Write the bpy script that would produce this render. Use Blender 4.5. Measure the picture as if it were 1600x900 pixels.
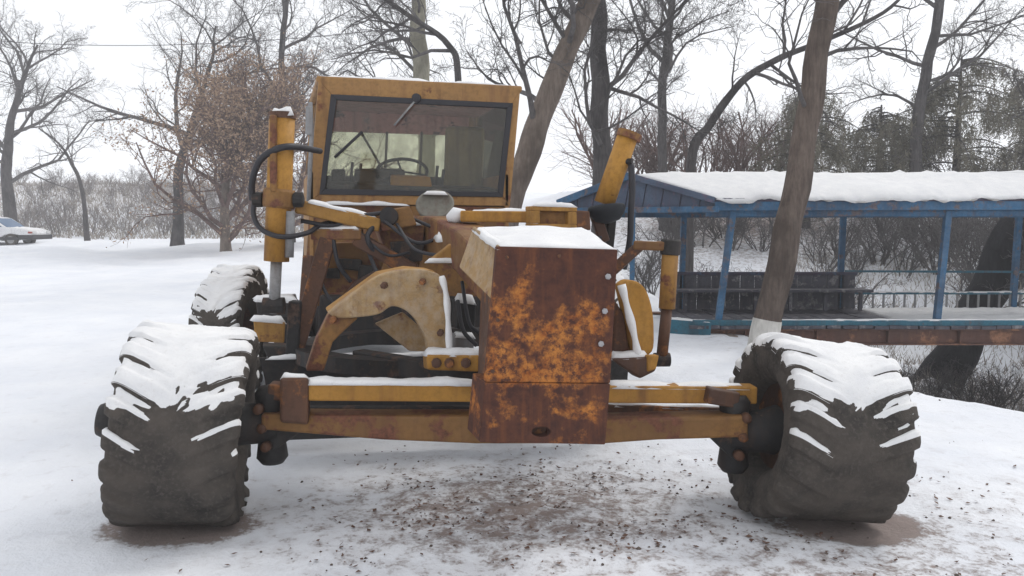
import bpy, bmesh, math, random
from mathutils import Vector, Matrix, noise
V = Vector
R = math.radians
for o in list(bpy.data.objects): bpy.data.objects.remove(o)
scene = bpy.context.scene
COL = scene.collection

# ---------------------------------------------------------------- camera, sky, sun, exposure
F = 1200.0; HC = 1.9; PITCH = math.atan(105 / F)
cam = bpy.data.cameras.new('camera'); cam.sensor_width = 36; cam.lens = 36 * F / 1600
cam.clip_start = 0.05; cam.clip_end = 2000
camo = bpy.data.objects.new('camera', cam); COL.objects.link(camo)
camo.location = (0, 0, HC); camo.rotation_euler = (R(90) - PITCH, 0, 0)
scene.camera = camo

SUN_EL, SUN_AZ = R(48), R(48)          # azimuth from +Y towards +X: the light comes from behind the machine
w = bpy.data.worlds.new('World'); scene.world = w; w.use_nodes = True
nt = w.node_tree; nt.nodes.clear()
sky = nt.nodes.new('ShaderNodeTexSky'); sky.sky_type = 'NISHITA'; sky.sun_disc = False
sky.sun_elevation = SUN_EL; sky.sun_rotation = SUN_AZ; sky.air_density = 1.0; sky.dust_density = 8.0; sky.ozone_density = 1.0
hs = nt.nodes.new('ShaderNodeHueSaturation'); hs.inputs['Saturation'].default_value = 0.14
mx = nt.nodes.new('ShaderNodeMix'); mx.data_type = 'RGBA'; mx.inputs[0].default_value = 0.86
mx.inputs[7].default_value = (10.4, 10.65, 11.1, 1)      # even cloud deck
bg = nt.nodes.new('ShaderNodeBackground'); bg.inputs[1].default_value = 0.1
out = nt.nodes.new('ShaderNodeOutputWorld')
nt.links.new(sky.outputs[0], hs.inputs['Color']); nt.links.new(hs.outputs[0], mx.inputs[6])
nt.links.new(mx.outputs[2], bg.inputs[0]); nt.links.new(bg.outputs[0], out.inputs[0])

sl = bpy.data.lights.new('sun', 'SUN'); sl.energy = 1.1; sl.angle = R(20); sl.color = (1, 0.97, 0.93)
so = bpy.data.objects.new('sun', sl); COL.objects.link(so); so.location = (0, 10, 30)
sdir = V((math.sin(SUN_AZ) * math.cos(SUN_EL), math.cos(SUN_AZ) * math.cos(SUN_EL), math.sin(SUN_EL)))
so.rotation_euler = sdir.to_track_quat('Z', 'Y').to_euler()
scene.view_settings.view_transform = 'Standard'; scene.view_settings.look = 'None'
scene.view_settings.exposure = 0.12; scene.view_settings.gamma = 1.0
scene.view_settings.use_curve_mapping = False
scene.cycles.volume_bounces = 3
scene.cycles.transparent_max_bounces = 16

# ---------------------------------------------------------------- helpers
def P(x, y, Y):
    """point of the place at depth Y that the photograph shows at (x, y)"""
    u, v = (x - 800) / F, (450 - y) / F
    dy = math.cos(PITCH) + v * math.sin(PITCH); dz = -math.sin(PITCH) + v * math.cos(PITCH)
    t = Y / dy
    return V((u * t, Y, HC + dz * t))
AX = V((-0.31, 1, 0)).normalized()      # the machine's length, front to rear
SD = V((1, 0.08, 0)).normalized()       # its width
UP = V((0, 0, 1))

def fbm(p, o=4): return noise.fractal(p, 1.0, 2.0, o)
def sstep(a, b, x):
    t = min(1, max(0, (x - a) / (b - a))); return t * t * (3 - 2 * t)

def wpos(o):
    p = V((0, 0, 0))
    while o is not None: p += o.location; o = o.parent
    return p

class MB:
    def __init__(s): s.v = []; s.f = []
    def add(s, vs, fs):
        n = len(s.v); s.v += [tuple(v) for v in vs]; s.f += [tuple(i + n for i in f) for f in fs]; return s
    def hexa(s, a, b):
        """two quads a (front) and b (back), same order"""
        s.add(list(a) + list(b), [(0, 1, 2, 3), (7, 6, 5, 4), (0, 4, 5, 1), (1, 5, 6, 2), (2, 6, 7, 3), (3, 7, 4, 0)]); return s
    def loft(s, a, b):
        n = len(a)
        s.add(list(a) + list(b), [tuple(range(n)), tuple(range(2 * n - 1, n - 1, -1))] + [(i, n + i, n + (i + 1) % n, (i + 1) % n) for i in range(n)]); return s
    def prism(s, a, off): return s.loft(a, [p + off for p in a])
    def box(s, c, sx, sy, sz, rz=0):
        m = Matrix.Rotation(rz, 3, 'Z'); c = V(c)
        q = lambda y: [c + m @ V((x * sx / 2, y * sy / 2, z * sz / 2)) for x, z in ((-1, -1), (1, -1), (1, 1), (-1, 1))]
        return s.hexa(q(-1), q(1))
    def beam(s, p, q, wd, ht, up=UP):
        d = (q - p).normalized(); sx = d.cross(up)
        sx = sx.normalized() if sx.length > 1e-4 else V((1, 0, 0)); u = sx.cross(d)
        c = lambda o: [o + sx * (x * wd / 2) + u * (z * ht / 2) for x, z in ((-1, -1), (1, -1), (1, 1), (-1, 1))]
        return s.hexa(c(p), c(q))
    def tube(s, pts, rad, n=10, cap=True):
        k = len(pts)
        if not hasattr(rad, '__len__'): rad = [rad] * k
        base = len(s.v); prev = None
        for i in range(k):
            d = (pts[min(i + 1, k - 1)] - pts[max(i - 1, 0)])
            d = d.normalized() if d.length > 1e-9 else V((0, 0, 1))
            if prev is None:
                a = d.cross(V((0.3, 0.9, 0.2)));  a = a if a.length > 0.1 else d.cross(V((1, 0, 0)))
            else: a = prev - d * prev.dot(d)
            a.normalize(); prev = a; b = d.cross(a); p = pts[i]; r = rad[i]
            for j in range(n):
                t = 2 * math.pi * j / n; ca, sa = math.cos(t) * r, math.sin(t) * r
                s.v.append((p.x + a.x * ca + b.x * sa, p.y + a.y * ca + b.y * sa, p.z + a.z * ca + b.z * sa))
        for i in range(k - 1):
            for j in range(n):
                j2 = (j + 1) % n; o = base + i * n
                s.f.append((o + j, o + j2, o + n + j2, o + n + j))
        if cap:
            s.f.append(tuple(base + j for j in range(n - 1, -1, -1))); s.f.append(tuple(base + (k - 1) * n + j for j in range(n)))
        return s
    def lathe(s, c, ax, prof, n=24):
        """prof: (distance along the axis, radius)"""
        ax = ax.normalized(); a = ax.cross(V((0.2, 0.1, 0.97))).normalized(); b = ax.cross(a); base = len(s.v)
        for h, r in prof:
            for j in range(n):
                t = 2 * math.pi * j / n; s.v.append(tuple(c + ax * h + a * (math.cos(t) * r) + b * (math.sin(t) * r)))
        for i in range(len(prof) - 1):
            for j in range(n):
                j2 = (j + 1) % n; o = base + i * n; s.f.append((o + j, o + j2, o + n + j2, o + n + j))
        if prof[0][1] > 1e-5: s.f.append(tuple(base + j for j in range(n - 1, -1, -1)))
        if prof[-1][1] > 1e-5: s.f.append(tuple(base + (len(prof) - 1) * n + j for j in range(n)))
        return s
    def build(s, name, mat, parent=None, bevel=0, smooth=False, label=None):
        o0 = wpos(parent); me = bpy.data.meshes.new(name)
        me.from_pydata([(v[0] - o0.x, v[1] - o0.y, v[2] - o0.z) for v in s.v], [], s.f); me.update()
        bm = bmesh.new(); bm.from_mesh(me); bmesh.ops.recalc_face_normals(bm, faces=bm.faces); bm.to_mesh(me); bm.free()
        return finish(me, name, mat, parent, bevel, smooth, label)

def finish(me, name, mat, parent=None, bevel=0, smooth=False, label=None):
    o = bpy.data.objects.new(name, me); COL.objects.link(o)
    for m in (mat if isinstance(mat, (list, tuple)) else [mat]): me.materials.append(m)
    o.parent = parent
    if smooth: me.polygons.foreach_set('use_smooth', [True] * len(me.polygons))
    if bevel:
        b = o.modifiers.new('bevel', 'BEVEL'); b.width = bevel; b.segments = 2; b.limit_method = 'ANGLE'; b.angle_limit = R(35)
    if label: o['label'] = label
    return o
def tag(o, label=None, cat=None, group=None, kind=None):
    for k, v in (('label', label), ('category', cat), ('group', group), ('kind', kind)):
        if v: o[k] = v
    return o
def empty(name, loc, label=None, cat=None, group=None):
    o = bpy.data.objects.new(name, None); COL.objects.link(o); o.location = loc; o.empty_display_size = 0.2
    return tag(o, label, cat, group)
def raw(name, v, f, mat, parent=None, smooth=False):
    o0 = wpos(parent); me = bpy.data.meshes.new(name)
    if o0.length > 0: v = [(a[0] - o0.x, a[1] - o0.y, a[2] - o0.z) for a in v]
    me.from_pydata(v, [], f); me.update(); return finish(me, name, mat, parent, 0, smooth)
def curve_pts(pts, n=8):
    """Catmull-Rom through pts"""
    q = [pts[0] * 2 - pts[1]] + list(pts) + [pts[-1] * 2 - pts[-2]]; r = []
    for i in range(1, len(q) - 2):
        a, b, c, d = q[i - 1:i + 3]
        for k in range(n):
            t = k / n
            r.append(0.5 * (2 * b + (c - a) * t + (2 * a - 5 * b + 4 * c - d) * t * t + (3 * b - a - 3 * c + d) * t ** 3))
    return r + [pts[-1]]

# ---------------------------------------------------------------- materials
def lin(h): return tuple(((c / 255) / 12.92 if c <= 10 else (((c / 255) + 0.055) / 1.055) ** 2.4) for c in h)
class NT:
    def __init__(s, name):
        s.m = bpy.data.materials.new(name); s.m.use_nodes = True; s.t = s.m.node_tree; s.t.nodes.clear()
        s.o = s.n('ShaderNodeOutputMaterial'); s.p = s.n('ShaderNodeBsdfPrincipled'); s.l(s.p.outputs[0], s.o.inputs[0])
        s.c = s.n('ShaderNodeTexCoord')
        s.geo = s.n('ShaderNodeNewGeometry')
    def n(s, t): return s.t.nodes.new(t)
    def l(s, a, b): s.t.links.new(a, b)
    def noise(s, sc, det=5, rough=0.6, vec=None, stretch=None):
        k = s.n('ShaderNodeTexNoise'); k.inputs['Scale'].default_value = sc; k.inputs['Detail'].default_value = det; k.inputs['Roughness'].default_value = rough
        v = vec or s.geo.outputs['Position']
        if stretch:
            mp = s.n('ShaderNodeMapping'); mp.inputs['Scale'].default_value = stretch; s.l(v, mp.inputs[0]); v = mp.outputs[0]
        s.l(v, k.inputs['Vector']); return k.outputs['Fac']
    def ramp(s, f, a, b, ca=(0, 0, 0), cb=(1, 1, 1)):
        r = s.n('ShaderNodeValToRGB'); e = r.color_ramp.elements; e[0].position = a; e[1].position = b
        e[0].color = (*ca, 1); e[1].color = (*cb, 1); s.l(f, r.inputs[0]); return r.outputs[0]
    def mix(s, f, a, b):
        k = s.n('ShaderNodeMix'); k.data_type = 'RGBA'
        for sock, v in ((k.inputs[0], f), (k.inputs[6], a), (k.inputs[7], b)):
            if isinstance(v, (int, float)): sock.default_value = v
            elif isinstance(v, tuple): sock.default_value = (*v, 1)
            else: s.l(v, sock)
        return k.outputs[2]
    def math(s, op, a, b=0.0):
        k = s.n('ShaderNodeMath'); k.operation = op
        for i, v in enumerate((a, b)):
            if isinstance(v, (int, float)): k.inputs[i].default_value = v
            else: s.l(v, k.inputs[i])
        return k.outputs[0]
    def bump(s, h, st=0.3, d=0.02):
        b = s.n('ShaderNodeBump'); b.inputs['Strength'].default_value = st; b.inputs['Distance'].default_value = d
        s.l(h, b.inputs['Height']); s.l(b.outputs[0], s.p.inputs['Normal'])
    def done(s, col, rough=0.7, metal=0.0, spec=0.3):
        if isinstance(col, tuple): s.p.inputs['Base Color'].default_value = (*col, 1)
        else: s.l(col, s.p.inputs['Base Color'])
        if isinstance(rough, (int, float)): s.p.inputs['Roughness'].default_value = rough
        else: s.l(rough, s.p.inputs['Roughness'])
        s.p.inputs['Metallic'].default_value = metal; s.p.inputs['Specular IOR Level'].default_value = spec
        return s.m

def painted(name, c1, c2, rust=(0.09, 0.035, 0.02), amt=0.56, sc=5.0, frost=0.0):
    k = NT(name); a = k.noise(sc, 6, 0.65); b = k.noise(sc * 5, 4, 0.7); d = k.noise(1.7, 3, 0.5)
    base = k.mix(k.ramp(d, 0.35, 0.65), c1, c2)
    base = k.mix(k.ramp(b, 0.45, 0.75), base, tuple(x * 0.62 for x in c1))
    st = k.noise(9, 4, 0.6, stretch=(1, 1, 0.12))
    base = k.mix(k.math('MULTIPLY', k.ramp(st, 0.5, 0.72), 0.55), base, rust)
    ed = k.ramp(a, amt, amt + 0.07)
    base = k.mix(ed, base, k.mix(k.ramp(b, 0.35, 0.65), rust, tuple(min(1, x * 2.1) for x in rust)))
    if frost:
        fz = k.noise(14, 4, 0.7); base = k.mix(k.math('MULTIPLY', k.ramp(fz, 0.4, 0.7), frost), base, (0.55, 0.52, 0.48))
    k.bump(k.math('ADD', b, k.math('MULTIPLY', ed, -0.5)), 0.35, 0.006)
    return k.done(base, k.ramp(a, 0.3, 0.7, (0.5,) * 3, (0.8,) * 3), 0, 0.3)

M = {}
M['ochre'] = painted('ochre_paint', (0.39, 0.205, 0.045), (0.31, 0.16, 0.038), amt=0.60)
M['ochre_bright'] = painted('ochre_paint_bright', (0.43, 0.215, 0.036), (0.35, 0.17, 0.03), amt=0.66)
M['ochre_worn'] = painted('worn_ochre_paint', (0.25, 0.125, 0.035), (0.16, 0.08, 0.03), amt=0.50)
M['tan'] = painted('dusty_tan_paint', (0.36, 0.24, 0.115), (0.31, 0.19, 0.08), amt=0.63, frost=0.25)
M['brown'] = painted('brown_rusted_steel', (0.10, 0.045, 0.025), (0.075, 0.04, 0.028), rust=(0.15, 0.06, 0.02), amt=0.55)
M['cab'] = painted('cab_paint', (0.34, 0.185, 0.065), (0.29, 0.155, 0.055), amt=0.62)
M['black'] = painted('greasy_black_steel', (0.018, 0.017, 0.018), (0.03, 0.027, 0.025), rust=(0.05, 0.03, 0.022), amt=0.56)
M['maroon'] = painted('maroon_lining', (0.56, 0.26, 0.24), (0.46, 0.21, 0.195), rust=(0.09, 0.05, 0.05), amt=0.6)
M['olive'] = painted('olive_fabric', (0.24, 0.18, 0.075), (0.17, 0.14, 0.07), rust=(0.05, 0.04, 0.03), amt=0.6)
M['steel'] = painted('grey_steel', (0.30, 0.30, 0.30), (0.22, 0.22, 0.23), rust=(0.12, 0.08, 0.06), amt=0.62)
M['greyolive'] = painted('grey_olive_paint', (0.18, 0.17, 0.14), (0.13, 0.125, 0.11), amt=0.66)
M['blue'] = painted('blue_paint', (0.032, 0.135, 0.265), (0.022, 0.07, 0.14), rust=(0.075, 0.06, 0.065), amt=0.55, frost=0.08)
M['teal'] = painted('teal_paint', (0.03, 0.14, 0.20), (0.03, 0.11, 0.16), rust=(0.06, 0.05, 0.05), amt=0.62)
M['slate'] = painted('dark_slate_boards', (0.075, 0.075, 0.095), (0.055, 0.05, 0.065), rust=(0.12, 0.115, 0.12), amt=0.55)
M['purple'] = painted('dark_purple_boards', (0.06, 0.045, 0.07), (0.05, 0.055, 0.09), rust=(0.04, 0.07, 0.12), amt=0.56)
M['gable'] = painted('faded_blue_boards', (0.075, 0.11, 0.17), (0.06, 0.075, 0.12), rust=(0.07, 0.06, 0.09), amt=0.54)
M['beam'] = painted('rusty_girder', (0.13, 0.062, 0.045), (0.095, 0.05, 0.042), rust=(0.17, 0.085, 0.05), amt=0.54, sc=2.5)
M['cream'] = painted('white_car_paint', (0.74, 0.74, 0.75), (0.70, 0.70, 0.72), rust=(0.4, 0.4, 0.4), amt=0.78)
M['stone'] = painted('abutment_stone', (0.2, 0.165, 0.14), (0.15, 0.12, 0.10), rust=(0.1, 0.075, 0.06), amt=0.55)

def rustplate():
    k = NT('rusted_nose_plate'); a = k.noise(4.2, 7, 0.62); b = k.noise(17, 5, 0.7); c = k.noise(60, 3, 0.6)
    dark = k.mix(k.ramp(b, 0.35, 0.68), (0.058, 0.026, 0.021), (0.105, 0.042, 0.026))
    drip = k.noise(13, 4, 0.65, stretch=(1, 1, 0.10)); dark = k.mix(k.math('MULTIPLY', k.ramp(drip, 0.52, 0.68), 0.6), dark, (0.17, 0.062, 0.026))
    lowf = k.noise(2.2, 2, 0.5)
    # bare orange rust gathers low on the plate, where the wet stands
    sp = k.n('ShaderNodeSeparateXYZ'); k.l(k.geo.outputs['Position'], sp.inputs[0])
    mr = k.n('ShaderNodeMapRange'); mr.inputs[1].default_value = 1.75; mr.inputs[2].default_value = 1.05
    mr.inputs[3].default_value = -0.07; mr.inputs[4].default_value = 0.10; k.l(sp.outputs[2], mr.inputs[0])
    m2 = k.n('ShaderNodeMapRange'); m2.inputs[1].default_value = 1.02; m2.inputs[2].default_value = 0.97
    m2.inputs[3].default_value = 0.0; m2.inputs[4].default_value = -0.16; k.l(sp.outputs[2], m2.inputs[0])
    f = k.math('ADD', k.math('ADD', a, mr.outputs[0]), k.math('ADD', m2.outputs[0], k.math('MULTIPLY', b, 0.18)))
    o = k.mix(k.ramp(b, 0.35, 0.65), (0.25, 0.075, 0.02), (0.48, 0.19, 0.045))
    col = k.mix(k.math('MULTIPLY', k.ramp(f, 0.59, 0.70), k.ramp(k.noise(22, 5, 0.75), 0.40, 0.56)), dark, o)
    k.bump(k.math('ADD', k.math('ADD', f, k.math('MULTIPLY', lowf, 2.5)), k.math('MULTIPLY', c, 0.25)), 0.6, 0.014)
    return k.done(col, 0.85, 0, 0.2)
M['rust'] = rustplate()

def tyremat():
    k = NT('tyre_rubber'); a = k.noise(6, 5, 0.6); b = k.noise(45, 4, 0.6)
    c = k.mix(k.ramp(a, 0.35, 0.65), (0.034, 0.031, 0.029), (0.085, 0.073, 0.063))
    c = k.mix(k.ramp(b, 0.5, 0.75), c, (0.10, 0.088, 0.078))
    c = k.mix(k.math('MULTIPLY', k.ramp(k.noise(2.4, 4, 0.6), 0.42, 0.62), 0.6), c, (0.085, 0.072, 0.062)); k.bump(k.math('ADD', b, k.noise(130, 3, 0.6)), 0.5, 0.01)
    return k.done(c, 0.88, 0, 0.2)
M['tyre'] = tyremat()

def snowmat():
    k = NT('snow'); a = k.noise(6, 6, 0.6); b = k.noise(70, 3, 0.6)
    c = k.mix(k.ramp(a, 0.3, 0.7), (0.68, 0.68, 0.69), (0.77, 0.765, 0.76))
    c = k.mix(k.math('MULTIPLY', k.ramp(k.noise(38, 5, 0.7), 0.55, 0.75), 0.35), c, (0.45, 0.42, 0.39)); k.bump(k.math('ADD', a, k.math('MULTIPLY', b, 0.3)), 0.35, 0.02)
    return k.done(c, 0.9, 0, 0.2)
M['snow'] = snowmat()

def groundmat():
    k = NT('snowy_ground'); pos = k.geo.outputs['Position']
    a = k.noise(0.9, 6, 0.6); b = k.noise(7, 6, 0.65); c = k.noise(32, 5, 0.65); fine = k.noise(120, 2, 0.5)
    snow = k.mix(k.ramp(a, 0.3, 0.7), (0.70, 0.72, 0.765), (0.79, 0.80, 0.825))
    soil = k.mix(k.ramp(c, 0.3, 0.7), (0.10, 0.062, 0.045), (0.20, 0.135, 0.105))
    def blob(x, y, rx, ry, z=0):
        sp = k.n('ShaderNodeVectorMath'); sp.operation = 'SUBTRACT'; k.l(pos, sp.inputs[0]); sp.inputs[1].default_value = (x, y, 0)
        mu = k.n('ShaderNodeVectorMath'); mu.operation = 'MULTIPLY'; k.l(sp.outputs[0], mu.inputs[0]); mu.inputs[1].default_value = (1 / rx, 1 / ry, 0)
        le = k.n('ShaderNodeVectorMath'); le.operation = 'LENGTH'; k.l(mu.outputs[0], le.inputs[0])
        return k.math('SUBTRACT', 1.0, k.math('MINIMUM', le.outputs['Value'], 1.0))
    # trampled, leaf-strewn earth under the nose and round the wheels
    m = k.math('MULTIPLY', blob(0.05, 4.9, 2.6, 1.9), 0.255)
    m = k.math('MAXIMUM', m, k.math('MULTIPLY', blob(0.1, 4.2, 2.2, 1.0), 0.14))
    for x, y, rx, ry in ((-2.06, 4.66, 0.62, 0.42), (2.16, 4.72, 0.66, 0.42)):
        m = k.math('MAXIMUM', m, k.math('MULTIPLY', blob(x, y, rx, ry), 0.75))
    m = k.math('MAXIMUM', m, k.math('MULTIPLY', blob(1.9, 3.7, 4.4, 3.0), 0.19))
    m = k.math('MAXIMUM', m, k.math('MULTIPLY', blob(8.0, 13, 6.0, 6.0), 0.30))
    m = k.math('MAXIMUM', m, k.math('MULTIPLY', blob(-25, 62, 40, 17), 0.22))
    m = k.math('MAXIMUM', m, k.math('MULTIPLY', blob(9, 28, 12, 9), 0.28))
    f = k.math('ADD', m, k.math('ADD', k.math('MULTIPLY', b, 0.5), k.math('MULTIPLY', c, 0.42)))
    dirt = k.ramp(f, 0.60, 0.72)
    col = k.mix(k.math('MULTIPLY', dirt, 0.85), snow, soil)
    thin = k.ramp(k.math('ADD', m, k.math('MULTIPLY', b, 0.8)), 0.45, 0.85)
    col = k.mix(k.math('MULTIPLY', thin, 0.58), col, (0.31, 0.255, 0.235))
    k.bump(k.math('ADD', k.math('ADD', b, k.math('MULTIPLY', c, 0.5)), k.math('ADD', k.math('MULTIPLY', fine, 0.15), k.math('MULTIPLY', dirt, -0.5))), 0.5, 0.04)
    return k.done(col, 0.9, 0, 0.15)
M['ground'] = groundmat()

def bark(name, c1, c2, sc=9):
    k = NT(name); a = k.noise(sc * 2.4, 6, 0.7, stretch=(1, 1, 0.16)); b = k.noise(2.2, 4, 0.6, stretch=(1, 1, 0.6))
    c = k.mix(k.ramp(a, 0.35, 0.65), c1, c2); c = k.mix(k.math('MULTIPLY', k.ramp(b, 0.45, 0.62), 0.65), c, tuple(x * 0.5 for x in c1)); k.bump(a, 1.0, 0.05)
    return k.done(c, 0.9, 0, 0.15)
M['bark'] = bark('brown_bark', (0.105, 0.08, 0.068), (0.19, 0.15, 0.125))
M['bark_dark'] = bark('dark_bark', (0.062, 0.057, 0.058), (0.115, 0.105, 0.104))
M['bark_black'] = bark('black_bark', (0.016, 0.016, 0.019), (0.034, 0.033, 0.037))
M['bark_pale'] = bark('pale_olive_bark', (0.24, 0.225, 0.17), (0.34, 0.32, 0.26))
M['bark_tan'] = bark('tan_bark', (0.15, 0.12, 0.10), (0.24, 0.195, 0.165))
M['twig'] = bark('grey_twigs', (0.105, 0.097, 0.097), (0.165, 0.155, 0.155))
M['twig_red'] = bark('reddish_twigs', (0.15, 0.095, 0.085), (0.21, 0.145, 0.13))
M['white'] = bark('whitewash', (0.66, 0.64, 0.60), (0.78, 0.76, 0.72))
def leafmat(name, c1, c2, trans=0.3):
    k = NT(name); a = k.noise(3.5, 3, 0.6); oi = k.n('ShaderNodeObjectInfo')
    c = k.mix(k.ramp(a, 0.35, 0.65), c1, c2)
    return k.done(c, 0.8, 0, 0.15)
M['dry_leaf'] = leafmat('dry_tan_leaves', (0.30, 0.20, 0.135), (0.36, 0.26, 0.185))
M['needle'] = leafmat('pine_needles', (0.13, 0.125, 0.092), (0.20, 0.18, 0.14))
M['litter'] = leafmat('leaf_litter', (0.10, 0.05, 0.035), (0.17, 0.11, 0.085))
M['clod'] = leafmat('soil_clods', (0.075, 0.055, 0.045), (0.14, 0.11, 0.095))
M['grass'] = leafmat('dead_grass', (0.28, 0.245, 0.21), (0.40, 0.36, 0.32))

def glassmat(name, tint, dirt, amount):
    k = NT(name); k.t.nodes.remove(k.p)
    tr = k.n('ShaderNodeBsdfTransparent'); tr.inputs[0].default_value = (*tint, 1)
    gl = k.n('ShaderNodeBsdfGlossy'); gl.inputs['Roughness'].default_value = 0.06
    fr = k.n('ShaderNodeFresnel'); fr.inputs[0].default_value = 1.45
    m1 = k.n('ShaderNodeMixShader'); k.l(fr.outputs[0], m1.inputs[0]); k.l(tr.outputs[0], m1.inputs[1]); k.l(gl.outputs[0], m1.inputs[2])
    df = k.n('ShaderNodeBsdfDiffuse'); df.inputs[0].default_value = (*dirt, 1)
    a = k.noise(5, 5, 0.65); f = k.math('MULTIPLY', k.ramp(a, 0.3, 0.75), amount)
    m2 = k.n('ShaderNodeMixShader'); k.l(f, m2.inputs[0]); k.l(m1.outputs[0], m2.inputs[1]); k.l(df.outputs[0], m2.inputs[2])
    k.l(m2.outputs[0], k.o.inputs[0]); return k.m
M['glass'] = glassmat('dusty_cab_glass', (0.92, 0.92, 0.88), (0.33, 0.31, 0.27), 0.08)
M['rearglass'] = glassmat('greenish_rear_glass', (0.80, 0.81, 0.70), (0.50, 0.49, 0.38), 0.45)
M['carglass'] = NT('blue_tinted_windscreen').done((0.05, 0.11, 0.21), 0.2, 0, 0.4)
M['lens'] = NT('headlight_lens').done((0.6, 0.6, 0.6), 0.15, 0, 0.6)
M['redlens'] = NT('indicator_lens').done((0.3, 0.06, 0.04), 0.25, 0, 0.5)
M['hose'] = NT('rubber_hose').done((0.022, 0.021, 0.026), 0.55, 0, 0.4)
M['hole'] = NT('black_socket_hole_shade').done((0.012, 0.014, 0.018), 0.6, 0, 0.3)  # black of the cylinder socket, and the shade painted into the tow hole
M['boltm'] = NT('bare_bolt_steel').done((0.34, 0.33, 0.34), 0.45, 0.4, 0.4)

# snow lying on an upward surface: corners in order, thickness, drooping rounded rim
def snow_quad(a, b, c, d, th, parent, seed=0, nu=None, nv=None, name='snow_cover', over=0.012, rag=0.0):
    a, b, c, d = (V(p) for p in (a, b, c, d))
    ctr = (a + b + c + d) / 4
    a, b, c, d = (p + (p - ctr).normalized() * over for p in (a, b, c, d))
    nu = nu or max(6, min(60, int((b - a).length / 0.035))); nv = nv or max(5, min(40, int((d - a).length / 0.035)))
    v = []; f = []
    for j in range(nv + 1):
        for i in range(nu + 1):
            u, t = i / nu, j / nv
            p = a.lerp(b, u).lerp(d.lerp(c, u), t)
            e = (1 - abs(2 * u - 1) ** 7) * (1 - abs(2 * t - 1) ** 5); e = max(0, e) ** 0.6
            n = max(0.12, 0.9 + 0.85 * fbm(p * 4.5 + V((seed, 0, 0)), 4)) if not rag else 0.9 + 0.35 * fbm(p * 0.9, 3)
            jit = V((noise.noise(p * 14 + V((seed, 3, 0))), noise.noise(p * 14 + V((7, seed, 0))), 0)) * 0.014
            z = th * e * n - (0.012 if e < 0.05 else 0)
            if rag: z *= 1 + 0.5 * noise.noise(V((p.x * 0.7, p.y, seed))); k_ = max(0, 1 - t * 5) * (0.5 + noise.noise(V((p.x * 2.1, 0, seed))) + 0.5 * noise.noise(V((p.x * 6.3, 1, seed)))); p = p + V((0, -rag * k_, -rag * 1.3 * max(0, k_)))
            v.append(tuple(p + jit + V((0, 0, z))))
    for j in range(nv):
        for i in range(nu):
            o = j * (nu + 1) + i; f.append((o, o + 1, o + nu + 2, o + nu + 1))
    # underside so the drift is closed
    per = [i for i in range(nu + 1)] + [(j + 1) * (nu + 1) - 1 for j in range(1, nv + 1)] + [nv * (nu + 1) + i for i in range(nu - 1, -1, -1)] + [j * (nu + 1) for j in range(nv - 1, 0, -1)]
    f.append(tuple(reversed(per)))
    return raw(name, v, f, M['snow'], parent, True)

def snow_bar(p, q, wd, th, parent, seed=0):
    d = (q - p); s = V((d.y, -d.x, 0)).normalized() * (wd / 2)
    return snow_quad(p - s, q - s, q + s, p + s, th * 0.72, parent, seed, over=0.002)

# ---------------------------------------------------------------- ground
EDGE = [(-10, 9.5), (5.8, 9.0), (6.6, 6.4), (7.4, 5.2), (8.3, 4.5), (10, 4.0), (12.6, 3.75), (16, 3.3), (22, 2.6), (30, 2.0), (400, 2.0)]
def xedge(y):
    for (y0, x0), (y1, x1) in zip(EDGE, EDGE[1:]):
        if y <= y1: return x0 + (x1 - x0) * (y - y0) / (y1 - y0)
    return 2.0
def gz(x, y):
    z = 0.0235 * max(0, min(y, 44) - 9)
    z += 0.035 * fbm(V((x * 0.35, y * 0.35, 0)), 3)
    near = 1 - sstep(9, 16, y)
    z += near * (0.018 * fbm(V((x * 1.6, y * 1.6, 3)), 4) + 0.010 * noise.noise(V((x * 5, y * 5, 1))) + 0.007 * noise.noise(V((x * 13, y * 13, 5))))
    tr = near * sstep(-1.6, -0.4, x) * (1 - sstep(6, 8, y))      # trampled
    z += tr * (0.016 * noise.noise(V((x * 3.1, y * 3.6, 21))) - 0.020 * max(0, noise.noise(V((x * 2.3, y * 4.1, 31)))))
    rv = sstep(0, 1.9, x - xedge(y) + 0.25 * noise.noise(V((x * 0.9, y * 0.9, 8)))) * (1 - sstep(16, 25, y)) * (1 - sstep(10.5, 13, x))
    z -= 1.75 * rv
    z += rv * 0.25 * fbm(V((x, y, 11)), 3)
    # slope across the stream, and the far bank on the left
    right = sstep(-6, 3, x)
    z += right * (2.5 * sstep(19, 36, y) + 0.8 * sstep(36, 70, y)) + (1 - right) * 4.3 * sstep(44, 68, y)
    if y > 18: z += 0.25 * fbm(V((x * 0.25, y * 0.25, 5)), 4) * sstep(18, 30, y)
    if y < 9:      # wheels have pressed the snow down
        for wx, wy in ((-2.05, 4.8), (2.05, 5.0)):
            dd = ((x - wx) / 0.55) ** 2 + ((y - wy) / 0.5) ** 2
            z -= 0.02 * math.exp(-dd)
    return z
def graded(segs):
    r = []
    for a, b, n in segs: r += [a + (b - a) * i / n for i in range(n)]
    return r + [segs[-1][1]]
gx = graded([(-420, -60, 18), (-60, -16, 30), (-16, -5, 44), (-5, 6, 180), (6, 14, 50), (14, 40, 40), (40, 420, 24)])
gy = graded([(-12, 1.5, 30), (1.5, 9.5, 150), (9.5, 17, 75), (17, 40, 80), (40, 75, 40), (75, 600, 20)])
gv = [(x, y, gz(x, y)) for y in gy for x in gx]
nx = len(gx); gf = [(j * nx + i, j * nx + i + 1, (j + 1) * nx + i + 1, (j + 1) * nx + i) for j in range(len(gy) - 1) for i in range(nx - 1)]
tag(raw('snowy_ground', gv, gf, M['ground'], None, True), kind='structure')

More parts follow.
